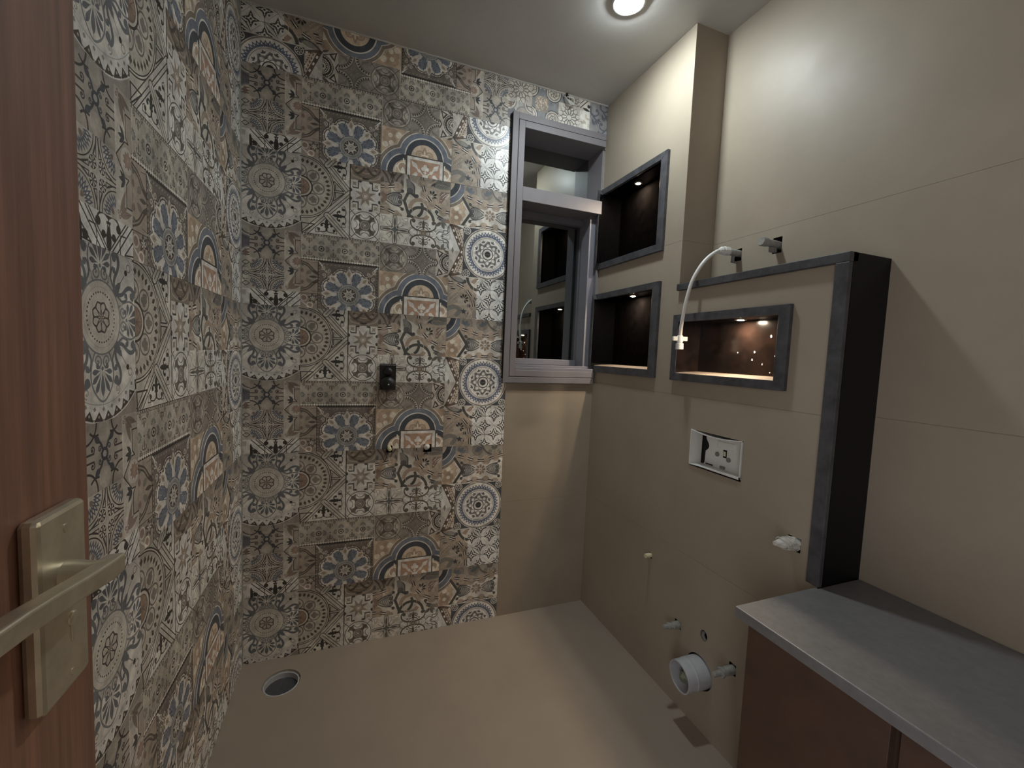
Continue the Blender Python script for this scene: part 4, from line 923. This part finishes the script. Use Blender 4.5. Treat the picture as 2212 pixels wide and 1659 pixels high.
# ---------------------------------------------------------------- niches
N_LABEL = {1: 'upper black granite niche beside the window, its warm spot lit', 2: 'middle black granite niche under the upper one, beside the window', 3: 'small brown-lit granite niche on the ledge wall, splashed with dried mortar'}
M_NGLOW = glow('warm_spot', NICHE_COLOR, NICHE_STRENGTH)
for k, ((a0, a1, z0, z1), (i0, i1, j0, j1)) in NI.items():
    n = thing('wall_niche', N_LABEL[k], 'niche', (W, -(i0 + i1) / 2, z0), 'lit granite niches in the right wall'); XB = 1.700; lin = M_STONE if k < 3 else M_STONE_W
    f = W - .0135; w_ = 1e-4
    for q in ([(a0, z1), (a1, z1), (i1, j1), (i0, j1)], [(a1, z1), (a1, z0), (i1, j0), (i1, j1)], [(a1, z0), (a0, z0), (i0, j0), (i1, j0)], [(a0, z0), (a0, z1), (i0, j1), (i0, j0)]):
        far = q[0][0] == a0 and q[1][0] == a0 and k < 3; ff = f - .019 if far else f
        G().prism([(ff, -a, b) for a, b in q], (W + .001 - ff, 0, 0)).build('frame_strip', M_TRIM, n, bevel=.0012)
    e = .0
    G().box(XB, XB + .008, -i1 - .01, -i0 + .01, j0 - .01, j1 + .01).build('back_panel', lin if k == 3 else M_STONE_D, n)
    G().box(W, XB, -i1 - .008, -i1, j0, j1).build('side_panel', lin, n); G().box(W - (.031 if k < 3 else .012), XB, -i0 - .001, -i0 + .008, j0, j1).build('side_panel', lin, n)
    top = G().box(W, XB, -i1 - .008, -i0 + .008, j1, j1 + .008).build('top_panel', lin, n)
    G().prism([(W - .0130, -i0, j0 - .004), (W - .0130, -i0, j0 + .001), (W + .03, -i0, j0 + .006), (XB, -i0, j0 + .009), (XB, -i0, j0 - .004)], (0, i0 - i1, 0)).build('sill', M_SILL if k != 1 else lin, n)
    ly = {1: -.217, 2: -.236, 3: -.846}[k]; lx = {1: 1.654, 2: 1.650, 3: 1.648}[k]
    sp = G().lathe((lx, ly, j1), (0, 0, -1), [(.019, 0), (.019, .0025), (.0115, .003)], 24, cap0=False, cap1=False).build('spot_ring', M_BRASS, n, smooth=True)
    G().lathe((lx, ly, j1), (0, 0, -1), [(.0115, .0016), (.0085, .0032)], 24).build('spot_lens', M_NGLOW, sp, smooth=True)
    if k == 3:
        rng = random.Random(11)
        for yy, zz, s in ((-.925, 1.425, .0042), (-.868, 1.372, .0034), (-.980, 1.388, .0048), (-.996, 1.372, .006), (-.944, 1.36, .0028), (-.900, 1.332, .0024), (-.86, 1.345, .003), (-1.0, 1.395, .003), (-.80, 1.37, .002), (-.93, 1.305, .002)):
            P = [(XB - .0006, yy + s * rng.uniform(.6, 1.2) * math.cos(t * .9), zz + s * rng.uniform(.8, 1.7) * math.sin(t * .9)) for t in range(7)]; G().prism(P, (-.0008, 0, 0)).build('mortar_splash', M_WHITE, n)

# ---------------------------------------------------------------- flush box in the wall
fb = thing('flush_box', 'white plastic flush plate box sunk in the ledge wall', 'flush box', (W, -.82, .944)); XB = W + .052
A0, A1, B0, B1 = .710, .933, .947, 1.077
g = G(); N_ = 12
tp = [(A0 + (A1 - A0) * i / N_, B1 - .011 * math.sin(math.pi * i / N_)) for i in range(N_ + 1)]
for (a, b), (a_, b_) in zip(tp, tp[1:]): g.quad((W - .004, -a, b), (W - .004, -a_, b_), (XB, -a_, b_), (XB, -a, b)); g.quad((W - .004, -a, b), (W - .004, -a_, b_), (W - .004, -a_, b_ + .003), (W - .004, -a, b + .003)); g.quad((W - .004, -a, b + .003), (W - .004, -a_, b_ + .003), (XB, -a_, b_ + .003), (XB, -a, b + .003))
g.build('bowed_lip', M_WHITE, fb)
G().box(W - .004, XB, -A0 - .003, -A0, B0, B1).box(W - .004, XB, -A1, -A1 + .003, B0, B1).box(W - .004, XB, -A1, -A0, B0, B0 + .003).prism([(W - .004, -A0, B0), (W - .004, -A1, B0), (W - .004, -A1, B0 + .012), (W - .004, -.78, B0 + .006)], (.004, 0, 0)).build('tray', M_WHITE, fb)
bp = G().box(XB, XB + .003, -A1, -A0 - .018, B0, B1).build('back_plate', M_WHITE, fb)
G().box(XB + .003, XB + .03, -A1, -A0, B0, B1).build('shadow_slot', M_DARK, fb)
G().prism([(XB - .001, -.728, 1.066), (XB - .001, -.734, 1.045), (XB - .001, -.745, 1.03), (XB - .001, -.748, 1.02), (XB - .001, -.744, 1.01), (XB - .001, -.733, 1.0), (XB - .001, -.731, .955), (XB - .001, -.727, .955)], (.0008, 0, 0)).build('cable_gap', M_DARK, fb)
for yy, zz in ((-.788, 1.0), (-.838, .990)): G().lathe((XB, yy, zz), (-1, 0, 0), [(.0085, 0), (.0085, .003), (.006, .0035)], 16).build('screw', M_CEMENT, fb)
w = G().box(XB - .0012, XB, -.828, -.813, .994, 1.022).build('slot_window', M_DARK, fb); G().box(XB - .003, XB - .001, -.825, -.816, 1.0, 1.016).build('slot_insert', M_IVORY, w)
G().box(XB - .004, XB, -.86, -.789, 1.026, 1.05).build('raised_panel', M_WHITE, fb, bevel=.002); G().box(XB - .005, XB, -.825, -.805, .953, .962).build('clip', M_CEMENT, fb); G().box(XB - .002, XB, -.77, -.738, .952, .956).build('gap_line', M_DARK, fb)

# ---------------------------------------------------------------- toilet waste pipe and stubs low on the wall
wp = thing('waste_pipe', 'grey plastic toilet waste pipe sticking out near the floor', 'pipe', (W, -.826, .153)); wc = (W, -.824, .206)
ax = Vector((-1, .08, -.06)); 
G().lathe(wc, ax, [(.0555, -.08), (.0555, .040), (.0560, .041), (.0560, .0425), (.0545, .044), (.0540, .082), (.0500, .082), (.0495, .0), (.0495, -.05)], 40, cap0=False).build('pipe', M_PVC, wp, smooth=True)
rng = random.Random(4); g = G()
for i in range(6):
    a = i * 1.05; c = Vector(wc) + ax.normalized() * (.022 + .012 * (i % 3)) + Vector((0, .02 * math.cos(a), .02 * math.sin(a)))
    g.lathe(c, (-1, rng.uniform(-.6, .6), rng.uniform(-.6, .6)), [(.006, -.02), (.021, -.01), (.024, .004), (.013, .018)], 9, squash=(1, .75))
g.build('rag_plug', material('dirty_rag', (128, 132, 116), .9, var=.25, scale=60, bump=.4), wp)


def stub(name, label, cat, base, prof, mat, ax=(-1, 0, 0), n=18, group=None, nut=None):
    t = thing(name, label, cat, base, group); G().lathe(base, ax, prof, n).build('body', mat, t, smooth=True)
    if nut: G().lathe(base, ax, nut, 6).build('nut', M_PIPE, t, bevel=.001)
    return t


t = stub('pipe_stub', 'small ivory plug sticking out of the wall below the flush box, nearest the window', 'pipe stub', (W, -.531, .506), [(.0095, -.02), (.0095, .024), (.008, .027)], M_IVORY, group='capped pipe stubs on the right hand walls')
t = stub('pipe_stub', 'grey threaded pipe stub above the waste pipe, nearer the window', 'pipe stub', (W, -.713, .314), [(.0145, -.03), (.0145, .030), (.0115, .031), (.0115, .046)], M_PIPE, (-1, 0, .05), group='capped pipe stubs on the right hand walls')
G().lathe((W - .044, -.713, .317), (-1, 0, .05), [(.014, 0), (.014, .006), (.0085, .007), (.0085, .026), (.006, .028)], 8).build('plug', M_PIPE, t, bevel=.001)
t = stub('pipe_stub', 'grey threaded pipe stub right of the waste pipe, beside the cabinet', 'pipe stub', (W, -.962, .317), [(.0145, -.03), (.0145, .038), (.0115, .039), (.0115, .05)], M_PIPE, (-1, 0, .04), group='capped pipe stubs on the right hand walls')
G().lathe((W - .046, -.962, .318), (-1, 0, .04), [(.0175, 0), (.0175, .007), (.009, .008), (.009, .036), (.006, .038)], 8).build('plug', M_PIPE, t, bevel=.001)
# pipe end wrapped in tape
t = thing('wrapped_pipe', 'pipe end wrapped in crumpled white tape above the counter corner', 'pipe stub', (W, -1.126, .822)); rng = random.Random(7); g = G(); n = 14; rows = 9; i0 = len(g.v)
for j in range(rows):
    f_ = j / (rows - 1); r = [.021, .021, .020, .0185, .018, .0165, .015, .011, .007][j]
    for k_ in range(n): a = 2 * math.pi * k_ / n; rr = r * (1 + rng.uniform(-.16, .16)); g.v.append((W + .02 - .098 * f_, -1.126 + rr * math.cos(a), .820 + .012 * f_ + rr * .9 * math.sin(a)))
for j in range(rows - 1):
    for k_ in range(n): g.f.append((j * n + k_, j * n + (k_ + 1) % n, (j + 1) * n + (k_ + 1) % n, (j + 1) * n + k_))
g.f.append(tuple((rows - 1) * n + k_ for k_ in range(n))); g.build('tape_wrap', M_TAPE, t)
for j in range(3):
    P = [(W - .008 - .02 * j - .016 * math.sin(q) * .5, -1.126 + (.0215 - .0014 * j) * math.cos(q), .823 + .0026 * j + (.0205 - .0015 * j) * math.sin(q)) for q in np.linspace(0, 2 * math.pi, 20)]
    G().tube(P, .0016, 6).build('tape_ridge', M_TAPE, t, smooth=True)

# ---------------------------------------------------------------- hose and stub above the ledge
hs = thing('inlet_hose', 'white flexible hose bending out of the recessed wall and hanging over the ledge', 'hose', (W2, -.717, 1.742))
G().lathe((W2 + .03, -.717, 1.742), (-1, .02, .03), [(.0125, 0), (.0125, .075), (.0115, .077)], 18).build('wall_pipe', M_PIPE, hs, smooth=True)
G().lathe((W2 - .046, -.716, 1.7445), (-1, .05, 0), [(.015, 0), (.0165, .004), (.0165, .024), (.0145, .027), (.0145, .036), (.0095, .044)], 8).build('nut', M_WHITE, hs, bevel=.001)
path = [(W2 - .085, -.714, 1.745), (1.655, -.711, 1.738), (1.630, -.707, 1.720), (1.606, -.702, 1.694), (1.586, -.697, 1.662), (1.571, -.691, 1.626), (1.563, -.686, 1.588), (1.558, -.680, 1.545), (1.556, -.674, 1.50), (1.556, -.668, 1.46), (1.558, -.664, 1.425)]
G().tube([Vector(p) for p in spline(path, 5)], .0066, 14).build('hose', M_WHITE, hs, smooth=True)
e = Vector((1.559, -.662, 1.424)); dn = Vector((.03, .02, -1))
g = G().lathe(e, dn, [(.0085, -.004), (.0115, 0), (.0115, .022)], 16); r_ = Vector((.936, -.35, 0))
wn = g.build('collar', M_WHITE, hs, smooth=True)
g = G()
for s_ in (-1, 1):
    c = e + dn * .008 + r_ * (.018 * s_); q = Vector((.35, .936, 0)) * .006
    g.prism([c - r_ * .009 - q + Vector((0, 0, .007)), c + r_ * .009 - q + Vector((0, 0, .007)), c + r_ * .009 - q - Vector((0, 0, .009)), c - r_ * .009 - q - Vector((0, 0, .009))], q * 2)
g.build('wing', M_WHITE, wn, bevel=.0015)
G().lathe(e + dn * .022, dn, [(.0095, 0), (.0095, .003), (.0138, .004), (.0145, .026), (.0118, .027), (.0108, .016)], 20).build('end_cap', M_WHITE, hs, smooth=True)
t = stub('pipe_stub', 'grey capped pipe stub above the ledge, right of the hose', 'pipe stub', (W2, -.873, 1.740), [(.0125, -.03), (.0125, .048), (.0150, .050), (.0155, .072), (.0135, .075)], M_PIPE, (-1, .03, .06), group='capped pipe stubs on the right hand walls')
G().box(W2 - .036, W2 - .008, -.880, -.870, 1.712, 1.728).build('bracket', M_CEMENT, t, bevel=.001)
G().box(W2 - .030, W2 - .022, -.722, -.712, 1.708, 1.730).box(W2 - .030, W2 - .002, -.722, -.712, 1.706, 1.711).build('bracket', M_CEMENT, hs, bevel=.001)

# ---------------------------------------------------------------- shower fittings on the patterned wall
va = thing('shower_valve', 'black covered shower valve block with two round caps on patterned tiles', 'valve', (.5565, 0, 1.150))
G().box(.5225, .5905, -.012, .0, 1.151, 1.266).build('plate', M_BLACK, va, bevel=.002)
G().box(.524, .589, -.0135, -.011, 1.2595, 1.262).build('edge_line', M_PIPE, va)
G().lathe((.557, -.010, 1.232), (0, -1, 0), [(.020, 0), (.0195, .012), (.016, .021), (.009, .026)], 24).build('upper_knob', M_BLACK, va, smooth=True)
d_ = G().lathe((.556, -.010, 1.181), (0, -1, 0), [(.0305, 0), (.0305, .016), (.0285, .026), (.022, .035), (.012, .040)], 30).build('lower_dome', M_BLACK, va, smooth=True)
G().lathe((.557, -.0495, 1.178), (0, -1, 0), [(.0034, 0), (.0026, .002)], 10).build('painted_glint', M_WHITE, d_)  # white dot painted on as the highlight of the dome
for lab, p, ax_, r in (('left white capped shower outlet stub below the valve', (.568, 0, .892), (.06, -1, -.12), .0092), ('right white capped shower outlet stub below the valve', (.738, 0, .889), (-.30, -1, .10), .0125)):
    t = stub('outlet_stub', lab, 'pipe stub', p, [(r, -.03), (r, .020), (r * .9, .030), (r * .55, .036)], M_TAPE if r > .01 else M_IVORY, ax_, 16, group='shower outlet stubs under the valve')

# ---------------------------------------------------------------- loose cable over the window
cb = thing('cable_loop', 'loop of thin white cable hanging from a dark hole above the window', 'cable', (1.365, 0, 2.585))
rng = random.Random(2)
for k_, (dx, dz, r) in enumerate(((0, 0, 1), (.004, -.004, .93), (-.002, .003, 1.07))):
    P = [(1.349 + dx, -.002, 2.583 + dz), (1.350 + dx, -.020, 2.572 + dz), (1.356 + dx, -.030, 2.556 + dz * r), (1.372, -.034, 2.546 + dz * 2), (1.388, -.028, 2.546 + dz), (1.398 + dx, -.016, 2.552 + dz), (1.402 + dx, -.012, 2.566), (1.396, -.018, 2.576 + dz), (1.378, -.016, 2.580 + dz), (1.362, -.006, 2.584)]
    G().tube([Vector(p) for p in spline(P[: 6 if k_ == 1 else 10], 5)], .0021, 8).build('cable', M_WHITE, cb, smooth=True)
g = G(); g.lathe((1.366, -.004, 2.594), (0, -.3, -1), [(.004, -.01), (.009, -.004), (.0085, .006), (.004, .012)], 9, squash=(1.1, .7)); g.build('dark_knot', M_HOLE, cb)

# ---------------------------------------------------------------- floor drain
dr = thing('floor_drain', 'round open floor drain by the corner of the patterned walls', 'drain', (.165, -.150, -.05))
G().lathe((.165, -.150, -.03), (0, 0, 1), [(.066, 0), (.066, .024), (.0585, .025), (.0575, .0)], 40, squash=(1.02, 1), cap0=False, cap1=False).build('pipe_rim', M_PVC, dr, smooth=True)
G().lathe((.165, -.150, -.03), (0, 0, 1), [(.0595, 0), (.0595, .004)], 40).build('bottom', M_DRAIN, dr)
g = G()
for i in range(40):
    a = i * 2 * math.pi / 40; r = .0672 + .0012 * math.sin(i * 2.3); a2 = a + 2 * math.pi / 40; r2_ = .0672 + .0012 * math.sin((i + 1) * 2.3)
    g.quad((.165 + r * math.cos(a), -.15 + r * math.sin(a), -.003), (.165 + r2_ * math.cos(a2), -.15 + r2_ * math.sin(a2), -.003), (.165 + .0595 * math.cos(a2), -.15 + .0595 * math.sin(a2), -.009), (.165 + .0595 * math.cos(a), -.15 + .0595 * math.sin(a), -.009))
g.build('mortar_edge', M_CEMENT, dr)

# ---------------------------------------------------------------- counter and cabinet
ct = tag(G().prism([(1.294, -1.205, ZC - .026), (1.583, -1.205, ZC - .026), (1.583, YL - .001, ZC - .026), (W2 - .001, YL - .001, ZC - .026), (W2 - .001, -2.30, ZC - .026), (1.294, -2.30, ZC - .026)], (0, 0, .026)).build('countertop', M_COUNTER, bevel=.0025, loc=(1.52, -1.6, ZC - .026)), 'grey slab countertop over the brown cabinet', 'countertop')
cbn = thing('vanity_cabinet', 'brown laminate vanity cabinet under the grey countertop', 'cabinet', (1.54, -1.6, 0))
G().box(1.336, W2 - .002, -2.29, -1.236, .0, ZC - .028).build('carcass', M_CAB, cbn)
G().box(1.315, 1.335, -1.5205, -1.229, .0, ZC - .030).build('door', M_CAB, cbn, bevel=.001); G().box(1.318, 1.335, -1.83, -1.5345, .0, ZC - .030).build('door', M_CAB, cbn, bevel=.001); G().box(1.318, 1.335, -2.29, -1.845, .0, ZC - .030).build('door', M_CAB, cbn, bevel=.001)

# ---------------------------------------------------------------- door leaf standing open along the left wall
DX = .100
door = structure(G().box(DX - .036, DX, -2.03, -1.266, .008, 2.06).build('door_1', M_WOOD, bevel=.0045, loc=(DX - .018, -2.03, 0)), 'brown wooden door leaf standing open on the left, with a lever handle')
pl = G().prism([(DX, y, z) for y, z in ((-1.394, .945), (-1.391, .940), (-1.314, .940), (-1.311, .945), (-1.311, 1.142), (-1.314, 1.147), (-1.391, 1.147), (-1.394, 1.142))], (.017, 0, 0)).build('handle_plate', M_BRASS, door, bevel=.0055)
G().lathe((DX + .016, -1.349, 1.124), (1, 0, 0), [(.0052, 0), (.0048, .0018)], 14).build('screw', M_BRASS, pl, smooth=True); G().lathe((DX + .016, -1.345, .957), (1, 0, 0), [(.0042, 0), (.0038, .0016)], 14).build('screw', M_BRASS, pl, smooth=True)
G().lathe((DX + .016, -1.343, 1.018), (1, 0, 0), [(.0085, 0), (.0078, .003), (.003, .0035)], 18).prism([(DX + .016, -1.3475, 1.018), (DX + .016, -1.3385, 1.018), (DX + .016, -1.340, .992), (DX + .016, -1.346, .992)], (.0025, 0, 0)).build('keyhole_boss', M_BRASS, pl, bevel=.001)
lv = G().lathe((DX + .015, -1.352, 1.072), (1, 0, 0), [(.0165, 0), (.0150, .012), (.0125, .024), (.0120, .034)], 26).build('lever_neck', M_BRASS, pl, smooth=True)
g = G(); S_ = [(-1.326, 1.0705, .0105), (-1.350, 1.0715, .0115), (-1.40, 1.0795, .0105), (-1.45, 1.088, .0105), (-1.485, 1.093, .0105), (-1.54, 1.0985, .0105), (-1.60, 1.102, .0095)]
for (y0, z0, h0), (y1, z1, h1) in zip(S_, S_[1:]): g.prism([(DX + .041, y0, z0 - h0), (DX + .041, y0, z0 + h0), (DX + .041, y1, z1 + h1), (DX + .041, y1, z1 - h1)], (.018, 0, 0))
bm_o = g.build('lever', M_BRASS, pl)
me = bm_o.data; bm = bmesh.new(); bm.from_mesh(me); bmesh.ops.remove_doubles(bm, verts=bm.verts, dist=1e-5)
sf = [f for f in bm.faces if len([1 for e_ in f.edges if len(e_.link_faces) > 2]) >= 4]; bmesh.ops.delete(bm, geom=sf, context='FACES'); bmesh.ops.recalc_face_normals(bm, faces=bm.faces); bm.to_mesh(me); bm.free()
q = bm_o.modifiers.new('bevel', 'BEVEL'); q.width = .003; q.segments = 3; q.limit_method = 'ANGLE'; q.angle_limit = .9
